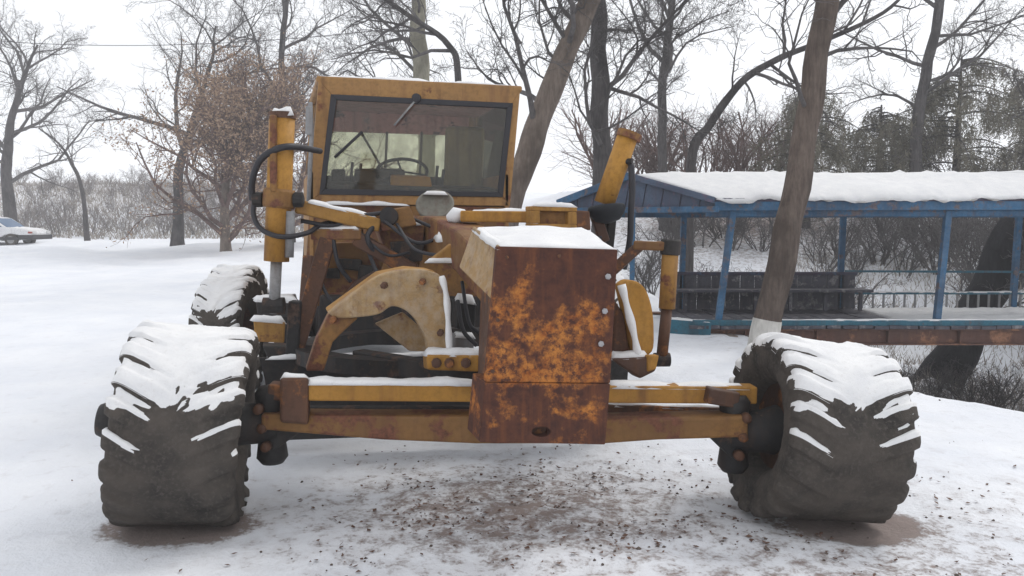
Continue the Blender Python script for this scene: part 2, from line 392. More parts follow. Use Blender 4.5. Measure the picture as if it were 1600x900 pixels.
# ---------------------------------------------------------------- motor grader
G0 = V((-0.4, 6.3, 0.0))
gr = empty('motor_grader', G0, 'rusty ochre motor grader with snow on its tyres parked in the yard', 'grader')
def pp(pts, Y): return [P(x, y, Y) for x, y in pts]
def plate(name, pts, Y, depth, mat, parent=gr, bevel=0.012, off=None):
    return MB().prism(pp(pts, Y), (off or AX) * depth).build(name, M[mat], parent, bevel)
def bar(name, p, q, wd, ht, mat, parent=gr, bevel=0.012):
    return MB().beam(p, q, wd, ht).build(name, M[mat], parent, bevel)
def rod(name, pts, r, mat, parent=gr, n=16, cap=True):
    return MB().tube(pts, r, n, cap).build(name, M[mat], parent, 0, True)

# --- wheels
def wheel(name, c, rad, wid, yaw, lean, seed, snow_top=True, hubside=-1, label=None, LUG=0.035):
    """axle along local X; yaw about Z; lean about Y; real lugs, flattened foot, snow on the upper tread"""
    m = Matrix.Rotation(yaw, 3, 'Z') @ Matrix.Rotation(lean, 3, 'Y')
    hw = wid / 2
    prof = [(-0.60, 0.47), (-0.80, 0.52), (-0.97, 0.64), (-1.0, 0.74), (-0.99, 0.85), (-0.955, 0.93), (-0.85, 0.967), (-0.6, 0.983), (-0.3, 0.992), (0, 1.0)]
    prof = prof + [(-a, b) for a, b in reversed(prof[:-1])]
    cp = curve_pts([V((a * hw, b * rad, 0)) for a, b in prof], 3)
    ns = len(cp); NP = 360; NL = 20
    nr = []
    for i in range(ns):
        d = (cp[min(i + 1, ns - 1)] - cp[max(i - 1, 0)]).normalized(); nr.append(V((-d.y, d.x, 0)))
    verts = []; hgt = []
    for k in range(NP):
        ph0 = 2 * math.pi * k / NP
        for i in range(ns):
            p = cp[i]; a = p.x / hw; aa = min(1, abs(a))
            side = 0.5 * sstep(-0.04, 0.04, a)
            ph = ph0 + (aa * 0.95 + side) * 2 * math.pi / NL      # the grid runs along the lugs
            t = (ph0 * NL / (2 * math.pi)) % 1.0
            lug = sstep(0.02, 0.09, t) * (1 - sstep(0.54, 0.65, t)) * (0.75 + 0.35 * fbm(V((a * 2, ph0 * 3, seed + 5)), 2))
            wgt = sstep(0.10, 0.85, aa) * sstep(0.80, 0.90, p.y / rad)
            h = LUG * lug * wgt + 0.006 * fbm(V((a * 3, ph * 4, seed)), 3)
            q = p + nr[i] * h
            wv = c + m @ V((q.x, -q.y * math.cos(ph), q.y * math.sin(ph)))
            g = 0.035
            if wv.z < g + 0.10:   # weight flattens the foot and bulges the walls a little
                s_ = (g + 0.10 - wv.z); cx = m @ V((a, 0, 0)); wv.x += cx.x * s_ * 0.30; wv.y += cx.y * s_ * 0.30
                wv.z = max(wv.z, g)
            verts.append(wv); hgt.append(h)
    faces = []
    for k in range(NP):
        k2 = (k + 1) % NP
        for i in range(ns - 1): faces.append((k * ns + i, k * ns + i + 1, k2 * ns + i + 1, k2 * ns + i))
    root = MB()
    ax = m @ V((1, 0, 0))
    # rim: dished steel wheel with flanges
    rr = rad * 0.49
    root.lathe(c, ax, [(-hw * 0.66, rr * 1.04), (-hw * 0.63, rr * 1.08), (-hw * 0.58, rr), (-hw * 0.4, rr * 0.93), (hw * 0.4, rr * 0.93), (hw * 0.58, rr), (hw * 0.63, rr * 1.08), (hw * 0.66, rr * 1.04),
                       (hw * 0.60, rr * 0.93), (hw * 0.1, rr * 0.85), (hubside * hw * 0.12, rr * 0.45), (hubside * hw * 0.14, 0.02)], 40)
    root.lathe(c, ax, [(-hw * 0.66, rr * 1.04), (-hw * 0.60, rr * 0.93), (-hw * 0.1, rr * 0.86)], 40)
    wo = root.build(name, M['brown'], gr, 0, False, label)
    ty = raw('tyre', verts, faces, M['tyre'], wo, True)
    hub = MB().lathe(c, ax * hubside, [(-0.02, 0.16), (hw * 0.5, 0.15), (hw * 0.52, 0.12), (hw * 1.35, 0.12), (hw * 1.5, 0.095), (hw * 1.52, 0.02)], 20).build('hub', M['black'], wo, 0, True)
    for j in range(8):
        t = j * math.pi / 4; o = m @ V((0, math.cos(t), math.sin(t)))
        MB().lathe(c + o * 0.21 + ax * (hubside * hw * 0.06), ax * hubside, [(0, 0.022), (0.05, 0.022), (0.055, 0.012)], 6).build('wheel_nut', M['boltm'], wo)
    if snow_top:
        # snow settles on whatever faces up
        sv = []; th = []
        for k in range(NP):
            for i in range(ns):
                e1 = verts[((k + 1) % NP) * ns + i] - verts[((k - 1) % NP) * ns + i]
                e2 = verts[k * ns + min(i + 1, ns - 1)] - verts[k * ns + max(i - 1, 0)]
                n = e1.cross(e2).normalized(); n = -n
                ctr = verts[k * ns + i] - c
                if n.dot(ctr - ax * ctr.dot(ax)) < 0 and n.dot(ctr) < 0: n = -n
                p = verts[k * ns + i]
                el = math.asin(max(-1, min(1, (m.inverted() @ ctr).z / max(0.01, math.hypot((m.inverted() @ ctr).y, (m.inverted() @ ctr).z)))))
                lim = 0.47 + 0.15 * fbm(p * 4 + V((seed, 0, 0)), 3)
                t = sstep(lim - 0.05, lim + 0.12, n.z) * (1 if prof_ok(cp[i], rad) else 0)
                if el < 0: t = 0
                t *= 0.75 + 0.25 * noise.noise(p * 9)
                th.append(t); sv.append(p + UP * (0.022 * t * (1 + 0.6 * fbm(p * 11, 3)) - 0.005) + n * (0.004 * t))
        sf = [f for f in faces if max(th[j] for j in f) > 0.10]
        used = sorted({j for f in sf for j in f}); mp = {j: i for i, j in enumerate(used)}
        raw('snow_cover', [tuple(sv[j]) for j in used], [tuple(mp[j] for j in f) for f in sf], M['snow'], wo, True)
    return wo
def prof_ok(p, rad): return p.y > rad * 0.80

WL = V((-2.07, 4.82, 0.60)); WR = V((1.95, 4.90, 0.545))
wheel('front_wheel', WL, 0.62, 0.70, R(13), R(7), 1, True, -1)
wheel('front_wheel', WR, 0.57, 0.76, R(5), R(8), 7, True, 1)
RW = V((-3.12, 8.45, 0.64))
wheel('rear_wheel', RW, 0.63, 0.50, R(3), 0, 13, True, -1, LUG=0.024)
wheel('rear_wheel', V((0.98, 8.8, 0.66)), 0.66, 0.52, R(3), 0, 17, True, 1)
wheel('rear_wheel', RW + AX * 1.75, 0.66, 0.52, R(3), 0, 19, True, -1)
wheel('rear_wheel', V((0.98, 8.8, 0.66)) + AX * 1.75, 0.66, 0.52, R(3), 0, 23, True, 1)
for b in (RW, V((0.98, 8.8, 0.66))):
    s = 0.62 if b.x < 0 else -0.62
    p = b + SD * s + V((0, 0, 0.02))
    bar('tandem_case', p - AX * 0.45, p + AX * 2.2, 0.30, 0.46, 'black')
    snow_bar(p - AX * 0.44 + V((0, 0, .235)), p + AX * 2.1 + V((0, 0, .235)), 0.26, 0.03, gr, 3)
bar('rear_axle', RW + AX * 0.9, V((0.98, 8.8, 0.66)) + AX * 0.9, 0.3, 0.3, 'black')

# --- nose: rusted plate, lower bumper block with tow hole, hood box behind
plate('nose_plate', [(777, 385), (966, 390), (954, 599.2), (758.3, 597.2)], 4.15, 0.05, 'rust', bevel=0.008)
def bumper_block():
    o = pp([(758, 598), (954, 600), (946, 695), (749, 691)], 4.145); c = P(846, 675, 4.145)
    bm = bmesh.new(); ov = [bm.verts.new(p) for p in o]; n = 20
    iv = [bm.verts.new(c + V((math.cos(2 * math.pi * i / n) * 0.052, 0, math.sin(2 * math.pi * i / n) * 0.028))) for i in range(n)]
    e = [bm.edges.new((ov[i], ov[(i + 1) % 4])) for i in range(4)] + [bm.edges.new((iv[i], iv[(i + 1) % n])) for i in range(n)]
    bmesh.ops.triangle_fill(bm, use_beauty=True, use_dissolve=False, edges=e)
    g = bmesh.ops.extrude_face_region(bm, geom=list(bm.faces))
    bmesh.ops.translate(bm, vec=AX * 0.28, verts=[x for x in g['geom'] if isinstance(x, bmesh.types.BMVert)])
    bmesh.ops.recalc_face_normals(bm, faces=bm.faces); bmesh.ops.translate(bm, vec=-G0, verts=bm.verts)
    me = bpy.data.meshes.new('bumper_block'); bm.to_mesh(me); bm.free()
    return finish(me, 'bumper_block', M['rust'], gr, 0.006)
bb = bumper_block()
MB().lathe(P(846, 675, 4.145) + AX * 0.10, AX, [(0, 0.075), (0.02, 0.075)], 20).build('tow_hole_back', M['hole'], bb)  # black disc stands in for the shade inside the hole
for x, y in ((950, 432), (945, 486), (939, 537)):
    MB().lathe(P(x, y, 4.15), V((0, -1, 0)), [(-0.01, 0.017), (0.012, 0.017), (0.016, 0.010)], 6).build('plate_bolt', M['boltm'], gr)
for x, y in ((792, 402), (874, 400), (778, 500), (770, 580), (940, 585)):
    MB().lathe(P(x, y, 4.15), V((0, -1, 0)), [(-0.01, 0.011), (0.006, 0.011), (0.009, 0.006)], 6).build('plate_bolt', M['brown'], gr)
front = pp([(780, 387), (963, 391), (958, 474), (768, 470)], 4.21); back = pp([(738, 356), (914, 356), (905, 425), (716, 418)], 4.68)
MB().hexa(front, back).build('nose_hood', M['tan'], gr, 0.012)
snow_quad(front[0] - V((0, .045, -.004)), front[1] - V((0, .045, -.004)), back[1], back[0], 0.022, gr, 4)
MB().hexa(pp([(772, 470), (956, 474), (946, 690), (756, 686)], 4.21), pp([(752, 425), (905, 425), (902, 620), (745, 620)], 4.85)).build('nose_frame', M['brown'], gr, 0.015)
# folded snow ridge along the hood's near edge
rod('hood_edge_strip', [P(741, 357, 4.62), P(779, 387, 4.19)], 0.012, 'tan', n=8)
snow_bar(P(745, 360, 4.60), P(781, 386, 4.2), 0.06, 0.035, gr, 9)

# --- front axle
MB().beam(P(452, 609, 4.74), P(1178, 615, 4.92), 0.13, 0.112).build('leaning_bar', M['ochre_bright'], gr, 0.012)
snow_bar(P(462, 595, 4.74), P(750, 597, 4.80), 0.14, 0.03, gr, 1); snow_bar(P(946, 601, 4.86), P(1165, 603, 4.92), 0.14, 0.03, gr, 2)
MB().hexa(pp([(437, 590), (482, 590), (482, 664), (437, 660)], 4.66), pp([(440, 590), (485, 590), (485, 660), (440, 658)], 4.86)).build('axle_bracket', M['brown'], gr, 0.02)
snow_quad(P(439, 590, 4.68), P(481, 590, 4.68), P(484, 590, 4.86), P(441, 590, 4.86), 0.035, gr, 6)
MB().prism(pp([(408, 648), (600, 650), (745, 650), (945, 656), (1030, 654), (1170, 650), (1170, 684), (1030, 688), (945, 694), (745, 694), (600, 688), (408, 672)], 4.72), AX * 0.2).build('axle_beam', M['ochre_worn'], gr, 0.018)
snow_bar(P(430, 646, 4.85), P(560, 648, 4.85), 0.14, 0.015, gr, 8); snow_bar(P(950, 653, 4.85), P(1150, 648, 4.87), 0.14, 0.02, gr, 12)
bar('steering_link', P(940, 637, 5.15), P(1150, 643, 5.15), 0.07, 0.06, 'brown'); snow_bar(P(945, 631, 5.15), P(1140, 637, 5.15), 0.06, 0.02, gr, 14)
bar('steering_link', P(480, 640, 5.2), P(745, 640, 5.15), 0.07, 0.05, 'black')
# knuckles
for sgn, c in ((-1, WL), (1, WR)):
    k0 = c - SD * (0.52 * sgn); ko = MB()
    ko.lathe(k0 + V((0, 0, -0.26)), UP, [(0, 0.07), (0.04, 0.10), (0.16, 0.085), (0.34, 0.085), (0.46, 0.10), (0.50, 0.07)], 16)
    kn = ko.build('steering_knuckle', M['black'], gr, 0, True)
    MB().lathe(k0, SD * sgn, [(-0.05, 0.12), (0.2, 0.14), (0.3, 0.17), (0.42, 0.18)], 20).build('spindle', M['black'], kn, 0, True)
    bar('yoke_arm', k0 + V((0, -0.02, 0.22)), k0 - SD * (0.20 * sgn) + V((0, -0.02, 0.80 - k0.z)), 0.14, 0.10, 'brown', kn)
    bar('yoke_arm', k0 + V((0, -0.02, -0.12)), k0 - SD * (0.20 * sgn) + V((0, -0.02, 0.62 - k0.z)), 0.14, 0.10, 'black', kn)
    bar('track_arm', k0 + V((0, 0.05, 0)), k0 - SD * (0.10 * sgn) + V((0, 0.34, 0)), 0.07, 0.08, 'brown', kn)
    for j in range(3): MB().lathe(k0 + V((0.02 * j * sgn, -0.10, -0.12 + 0.12 * j)), V((0, -1, 0)), [(0, 0.035), (0.05, 0.03), (0.055, 0.01)], 10).build('grease_cap', M['brown'], kn, 0, True)

# --- front arms beside the nose (bent plates with snow on their flanges)
arch = [(512, 490), (550, 460), (595, 430), (640, 421), (674, 424), (692, 438), (700, 490), (706, 552), (672, 550), (666, 530), (650, 500), (632, 484), (612, 479), (592, 491), (560, 496), (528, 497)]
plate('front_arm', [(p.x, p.y) for p in curve_pts([V((x, y, 0)) for x, y in arch + arch[:1]], 4)[:-1]], 5.02, 0.10, 'tan', bevel=0.018)
plate('arm_flange', [(512, 488), (595, 428), (640, 419), (676, 422), (694, 437), (694, 444), (674, 430), (640, 427), (597, 436), (516, 494)], 5.13, 0.28, 'ochre', bevel=0.01)
plate('arm_leg', [(478, 580), (494, 530), (514, 490), (560, 497), (540, 515), (520, 535), (506, 580)], 5.06, 0.12, 'ochre_worn')
plate('arm_web', [(586, 506), (630, 488), (668, 520), (682, 550), (640, 549)], 5.30, 0.05, 'tan')
rod('snow_ridge', curve_pts([P(690, 432, 5.03), P(697, 460, 5.0), P(700, 500, 4.98), P(702, 550, 4.98)], 5), [0.02 + 0.004 * math.sin(i * 1.1) for i in range(16)], 'snow', n=10)
for sh, sx in (((666, 556), 1),):
    fo = MB().hexa(pp([(666, 554), (750, 555), (750, 581), (668, 578)], 4.90), pp([(660, 552), (745, 552), (745, 578), (662, 576)], 5.2)).build('arm_foot', M['ochre_bright'], gr, 0.015)
    snow_quad(P(665, 554, 4.91), P(750, 555, 4.91), P(745, 551, 5.2), P(660, 551, 5.2), 0.035, gr, 5)
    for x in (682, 702, 728): MB().lathe(P(x, 567, 4.90), V((0, -1, 0)), [(-0.01, 0.036), (0.03, 0.03), (0.035, 0.01)], 8).build('foot_bolt', M['brown'], fo)
rarm = [(970, 446), (984, 438), (1000, 442), (1012, 456), (1020, 482), (1023, 515), (1020, 550), (996, 556), (985, 510)]
plate('front_arm', [(p.x, p.y) for p in curve_pts([V((x, y, 0)) for x, y in rarm + rarm[:1]], 4)[:-1]], 5.1, 0.12, 'ochre_bright', bevel=0.02)
rod('snow_ridge', curve_pts([P(971, 445, 5.08), P(980, 480, 5.06), P(990, 520, 5.05), P(997, 556, 5.05)], 5), [0.025 + 0.005 * math.sin(i * 0.9 + 1) for i in range(16)], 'snow', n=10)
fo = MB().hexa(pp([(952, 560), (1030, 556), (1024, 580), (1000, 592), (952, 590)][:4], 5.0), pp([(950, 558), (1026, 554), (1020, 576), (990, 588)], 5.25)).build('arm_foot', M['brown'], gr, 0.015)
plate('foot_cap', [(1012, 556), (1031, 555), (1026, 577), (1012, 582)], 4.985, 0.06, 'ochre_bright', fo)
snow_quad(P(955, 560, 5.01), P(1012, 557, 5.01), P(1012, 554, 5.25), P(950, 557, 5.25), 0.035, gr, 15)
plate('arm_web', [(962, 470), (975, 490), (985, 556), (958, 560)], 5.16, 0.08, 'brown')

# --- blade, circle and drawbar beneath
def blade():
    a0 = P(405, 575, 6.1); b0 = P(985, 585, 6.5); n = 10; v = []; mb = MB()
    prof = []
    for i in range(n + 1):
        t = i / n; prof.append((0.16 * math.sin(t * math.pi) , 0.80 - 0.68 * t))
    A = [V((a0.x, a0.y + y, z)) for y, z in prof] + [V((a0.x, a0.y + y + 0.03, z)) for y, z in reversed(prof)]
    B = [p + V((b0.x - a0.x, b0.y - a0.y, 0)) for p in A]
    mb.loft(A, B); o = mb.build('blade', M['black'], gr, 0, False)
    snow_bar(V((a0.x + .05, a0.y + .015, 0.80)), V((b0.x - .05, b0.y + .015, 0.80)), 0.07, 0.035, gr, 20)
blade()
cc = P(690, 545, 6.5); rg = MB(); n = 40
for i in range(n):
    t0, t1 = 2 * math.pi * i / n, 2 * math.pi * (i + 1) / n
    q = lambda t, r, z: cc + V((math.cos(t) * r, math.sin(t) * r * 0.75, z))
    rg.hexa([q(t0, 1.05, -.06), q(t1, 1.05, -.06), q(t1, 1.05, .06), q(t0, 1.05, .06)], [q(t0, 1.25, -.06), q(t1, 1.25, -.06), q(t1, 1.25, .06), q(t0, 1.25, .06)])
rg.build('turntable_circle', M['black'], gr)
bar('drawbar', P(800, 600, 4.9), P(560, 560, 6.0), 0.12, 0.14, 'black'); bar('drawbar', P(860, 600, 4.9), P(930, 560, 6.1), 0.12, 0.14, 'black')
plate('blade_bracket', [(396, 500), (446, 504), (444, 536), (398, 534)], 6.6, 0.2, 'ochre')
snow_quad(P(396, 500, 6.6), P(446, 504, 6.6), P(440, 500, 6.8), P(392, 498, 6.8), 0.04, gr, 22)
plate('blade_bracket', [(410, 540), (500, 545), (500, 568), (425, 575)], 6.3, 0.2, 'black')

# --- lift frame on the near side
bar('lift_frame_leg', P(513, 372, 6.3), P(463, 545, 6.25), 0.15, 0.13, 'brown')
bar('lift_frame_leg', P(463, 470, 6.2), P(458, 560, 6.2), 0.12, 0.10, 'black')
bar('lift_frame_head', P(488, 366, 6.3), P(566, 366, 6.32), 0.16, 0.09, 'ochre_worn'); snow_bar(P(492, 357, 6.3), P(563, 357, 6.32), 0.16, 0.045, gr, 25)
bar('lift_frame_brace', P(556, 372, 6.32), P(648, 424, 6.35), 0.14, 0.12, 'brown'); snow_bar(P(562, 367, 6.32), P(646, 416, 6.35), 0.11, 0.03, gr, 26)
plate('lift_frame_web', [(500, 380), (560, 378), (600, 410), (586, 452), (492, 460)], 6.5, 0.08, 'ochre_worn')
plate('valve_block', [(528, 404), (566, 406), (566, 424), (528, 420)], 6.42, 0.1, 'black'); plate('valve_block', [(500, 420), (530, 420), (532, 436), (498, 434)], 6.40, 0.1, 'black')
plate('valve_block', [(562, 414), (588, 416), (580, 440), (560, 440)], 6.38, 0.1, 'black')
plate('frame_gusset', [(556, 440), (592, 420), (560, 462), (530, 470)], 6.3, 0.08, 'brown')
plate('step_plate', [(400, 470), (468, 472), (468, 496), (402, 494)], 7.4, 0.3, 'black'); snow_quad(P(400, 470, 7.4), P(468, 472, 7.4), P(462, 466, 7.7), P(396, 464, 7.7), 0.04, gr, 29)
bar('frame_post', P(478, 480, 6.9), P(484, 400, 7.0), 0.1, 0.1, 'brown')

cyl = rod('lift_cylinder', [P(441, 180, 6.1), P(432, 408, 6.1)], 0.098, 'ochre_bright', n=24)
MB().lathe(P(441, 180, 6.1), UP, [(-0.03, 0.103), (0.02, 0.103), (0.025, 0.06)], 24).build('cylinder_cap', M['brown'], cyl, 0, False)
snow_quad(P(424, 178, 6.03), P(458, 178, 6.03), P(458, 178, 6.17), P(424, 178, 6.17), 0.06, gr, 31)
bar('cylinder_dark_strip', P(428, 180, 6.0), P(428, 300, 6.0), 0.07, 0.05, 'ochre_worn', cyl)  # strip of darker ochre down the cylinder's upper left
MB().lathe(P(435, 325, 6.1), P(437, 298, 6.1) - P(435, 325, 6.1), [(0, 0.115), (0.02, 0.125), (0.13, 0.125), (0.15, 0.115)], 24).build('trunnion_collar', M['ochre_worn'], cyl, 0, False)
for x in (404, 465): MB().lathe(P(x, 312, 6.1), SD * (-1 if x < 430 else 1), [(-0.03, 0.06), (0.04, 0.06), (0.05, 0.03)], 12).build('trunnion_pin', M['black'], cyl)
rod('piston_rod', [P(432, 405, 6.1), P(428, 490, 6.1)], 0.045, 'steel')
rod('hydraulic_pipe', [P(454, 330, 6.06), P(452, 402, 6.06)], 0.035, 'steel')
MB().lathe(P(428, 478, 6.1), SD, [(-0.08, 0.07), (0.08, 0.07)], 14).build('rod_eye', M['black'], gr)
rod('hydraulic_hose', curve_pts([P(500, 236, 6.6), P(455, 229, 6.0), P(425, 236, 5.98), P(404, 254, 6.0), P(394, 285, 6.05), P(394, 312, 6.1)], 6), 0.026, 'hose', n=10)
rod('hydraulic_hose', curve_pts([P(398, 310, 6.1), P(396, 335, 6.05), P(408, 358, 6.0), P(440, 370, 5.98), P(480, 364, 6.1), P(505, 350, 6.3), P(560, 342, 6.4)], 6), 0.020, 'hose', n=10)
rod('hydraulic_hose', curve_pts([P(470, 345, 6.2), P(520, 352, 6.25), P(560, 338, 6.3), P(620, 330, 6.4)], 6), 0.018, 'hose', n=8)
rod('hydraulic_hose', curve_pts([P(586, 350, 6.35), P(574, 372, 6.25), P(590, 398, 6.3), P(614, 412, 6.4)], 6), 0.022, 'hose', n=8)
bar('lift_arm', P(462, 322, 6.2), P(592, 352, 6.4), 0.16, 0.11, 'ochre'); snow_bar(P(478, 315, 6.2), P(590, 341, 6.4), 0.15, 0.035, gr, 33)
# saddle and gooseneck in the middle
plate('saddle_plate', [(584, 332), (640, 322), (652, 352), (598, 362)], 6.35, 0.2, 'ochre_worn')
MB().lathe(P(608, 338, 6.33), V((0, -1, 0.1)), [(-0.02, 0.075), (0.03, 0.075), (0.035, 0.03)], 16).build('pivot_cap', M['black'], gr)
plate('saddle_plate', [(588, 352), (664, 352), (656, 420), (612, 420)], 6.5, 0.25, 'ochre_worn'); snow_bar(P(604, 350, 6.55), P(660, 350, 6.55), 0.12, 0.04, gr, 34)
plate('lock_box', [(612, 378), (664, 376), (660, 408), (618, 412)], 6.38, 0.12, 'black')
goose = [P(790, 440, 4.75), P(742, 392, 5.5), P(700, 368, 6.3), P(668, 362, 7.2), P(655, 362, 8.0)]
gm = MB()
for a, b in zip(goose, goose[1:]): gm.beam(a, b + (b - a).normalized() * 0.05, 0.28, 0.30)
gm.build('gooseneck_frame', M['ochre_worn'], gr, 0.02)
plate('frame_gusset', [(736, 356), (722, 412), (664, 413)], 5.6, 0.08, 'ochre')
snow_quad(P(684, 376, 5.9), P(730, 372, 5.7), P(716, 358, 6.3), P(672, 362, 6.5), 0.05, gr, 36)
snow_bar(P(664, 408, 5.62), P(722, 408, 5.62), 0.1, 0.03, gr, 37)
rod('snow_lump', [P(700, 341, 5.95), P(712, 337, 5.93), P(726, 335, 5.9)], [0.03, 0.068, 0.04], 'snow', n=12)
MB().lathe(P(680, 322, 7.0), V((0, -0.75, 0.66)), [(-0.15, 0.13), (0, 0.165), (0.03, 0.175), (0.035, 0.155), (0.01, 0.13), (0.005, 0.01)], 28).build('work_lamp', M['greyolive'], gr, 0, True)
bar('lamp_stem', P(680, 330, 7.05), P(672, 360, 7.1), 0.06, 0.06, 'black')
snow_bar(P(662, 302, 7.05), P(700, 303, 7.05), 0.06, 0.03, gr, 38)
bar('lift_arm', P(722, 338, 5.9), P(905, 340, 5.75), 0.14, 0.085, 'ochre_bright'); snow_bar(P(735, 330, 5.9), P(900, 332, 5.75), 0.13, 0.03, gr, 39)
bo = MB()
for a in ([(830, 322), (902, 324), (902, 331), (830, 329)], [(830, 349), (902, 351), (902, 358), (830, 356)], [(830, 329), (844, 329), (844, 349), (830, 349)], [(888, 331), (902, 331), (902, 351), (888, 351)]):
    bo.prism(pp(a, 5.62), AX * 0.14)
bo = bo.build('arm_bracket', M['ochre'], gr, 0.006)
MB().prism(pp([(843, 328), (890, 330), (890, 351), (843, 350)], 5.68), AX * 0.04).build('bracket_recess', M['ochre_worn'], bo)
snow_bar(P(832, 320, 5.68), P(900, 322, 5.68), 0.12, 0.03, gr, 40)
plate('pivot_block', [(898, 328), (922, 330), (924, 360), (900, 358)], 5.62, 0.2, 'brown')
cy2 = rod('lift_cylinder', [P(944, 318, 5.8), P(982, 209, 5.8)], 0.078, 'ochre_bright', n=24)
d2 = (P(984, 209, 5.8) - P(944, 318, 5.8)).normalized()
MB().lathe(P(984, 209, 5.8), d2, [(-0.04, 0.093), (0.012, 0.093), (0.02, 0.05)], 24).build('cylinder_cap', M['ochre_worn'], cy2)
MB().lathe(P(984, 252, 5.74), V((1, -0.5, 0)), [(-0.05, 0.022), (0.02, 0.022)], 10).build('hose_port', M['black'], cy2)
MB().lathe(P(947, 322, 5.74), V((0.1, -0.12, -1)), [(0, 0.135), (0.02, 0.142), (0.06, 0.13), (0.11, 0.09), (0.13, 0.02)], 28).build('cylinder_socket', M['hole'], gr, 0, True)
bar('socket_bracket', P(930, 335, 5.8), P(944, 378, 5.8), 0.12, 0.08, 'brown'); bar('socket_bracket', P(955, 338, 5.85), P(950, 390, 5.9), 0.07, 0.07, 'black')
rod('hydraulic_hose', curve_pts([P(986, 256, 5.75), P(988, 290, 5.72), P(986, 330, 5.72), P(984, 376, 5.75), P(975, 420, 5.8)], 6), 0.024, 'hose', n=10)
bar('outrigger_arm', P(955, 425, 5.5), P(1000, 384, 5.45), 0.11, 0.075, 'brown'); bar('outrigger_arm', P(990, 383, 5.45), P(1052, 385, 5.4), 0.11, 0.065, 'ochre_worn')
snow_bar(P(965, 410, 5.5), P(1000, 378, 5.45), 0.08, 0.025, gr, 41); snow_bar(P(1000, 378, 5.45), P(1030, 379, 5.42), 0.09, 0.02, gr, 42)
hc = rod('side_shift_cylinder', [P(1048, 384, 5.4), P(1042, 482, 5.4)], 0.058, 'ochre', n=20)
MB().lathe(P(1049, 374, 5.4), P(1047, 396, 5.4) - P(1049, 374, 5.4), [(0, 0.06), (0.01, 0.07), (0.1, 0.07), (0.11, 0.06)], 20).build('cylinder_cap', M['black'], hc)
rod('piston_rod', [P(1042, 480, 5.4), P(1034, 560, 5.4)], 0.04, 'brown'); MB().lathe(P(1034, 562, 5.4), SD, [(-0.055, 0.05), (0.055, 0.05)], 14).build('rod_eye', M['black'], gr)
bar('link_arm', P(1034, 562, 5.45), P(985, 575, 5.5), 0.06, 0.06, 'black')

rngh = random.Random(12)
for (x0, y0, Y0), (x1, y1, Y1), sag in (((600, 345, 6.3), (706, 362, 6.2), 26), ((560, 360, 6.3), (640, 395, 6.3), 20), ((620, 350, 6.3), (690, 400, 5.9), 14), ((575, 392, 6.35), (600, 452, 6.1), -8), ((640, 340, 6.5), (738, 345, 6.0), 16),
        ((900, 350, 5.7), (962, 440, 5.5), 18), ((500, 440, 6.3), (560, 470, 6.2), 22), ((520, 372, 6.25), (548, 440, 6.3), 6), ((880, 345, 5.8), (940, 372, 5.7), 14), ((715, 470, 5.4), (745, 540, 5.2), 10), ((722, 440, 5.5), (748, 520, 5.3), 22)):
    mid = P((x0 + x1) / 2 + rngh.uniform(-8, 8), (y0 + y1) / 2 + sag, (Y0 + Y1) / 2 - .05)
    rod('hydraulic_hose', curve_pts([P(x0, y0, Y0), mid, P(x1, y1, Y1)], 7), rngh.uniform(.011, .018), 'hose', n=8)
for x in (486, 500, 700, 730, 960, 975, 1120, 1140): MB().lathe(P(x, 610 + (x - 450) * .008, 4.70 + (x - 450) * .00025), V((0, -1, 0)), [(-0.02, 0.02), (0.02, 0.02), (0.024, 0.01)], 6).build('axle_bolt', M['brown'], gr)
for x, y, Y in ((520, 500, 4.99), (600, 446, 4.99), (660, 440, 4.99), (688, 520, 4.99)): MB().lathe(P(x, y, Y), V((0, -1, 0)), [(-0.03, 0.024), (0.03, 0.022), (0.034, 0.01)], 6).build('arm_bolt', M['brown'], gr)
plate('battery_box', [(716, 470), (744, 474), (742, 520), (714, 514)], 5.6, 0.2, 'black'); snow_quad(P(716, 470, 5.6), P(744, 474, 5.6), P(738, 468, 5.8), P(710, 466, 5.8), 0.04, gr, 81)
plate('battery_box', [(712, 525), (742, 527), (740, 552), (710, 550)], 5.5, 0.2, 'steel'); snow_quad(P(712, 525, 5.5), P(742, 527, 5.5), P(738, 521, 5.7), P(708, 520, 5.7), 0.03, gr, 82)

# --- cab
CY = 7.9
def cabpt(x, y, d=0): return P(x, y, CY) + AX * d
TL, TR, BR_, BL = (498, 124), (813, 140), (797, 322), (482, 318)
def ring(o, i, Y, depth, mat, name, par):
    a = pp(o, Y); b = pp(i, Y); mb = MB()
    for k in range(4):
        k2 = (k + 1) % 4; mb.hexa([a[k], a[k2], b[k2], b[k]], [a[k] + AX * depth, a[k2] + AX * depth, b[k2] + AX * depth, b[k] + AX * depth])
    return mb.build(name, M[mat], par, 0.006)
cabo = ring([TL, TR, BR_, BL], [(519, 149), (800, 163), (784, 306), (501, 302)], CY, 0.09, 'cab', 'cab', gr)
ring([(517, 147), (802, 161), (786, 308), (499, 304)], [(526, 156), (793, 169), (778, 300), (508, 295)], CY - 0.015, 0.035, 'hose', 'window_seal', cabo)
MB().prism(pp([(524, 154), (795, 167), (780, 302), (506, 297)], CY + 0.012), AX * 0.008).build('windscreen', M['glass'], cabo)
D = 1.65
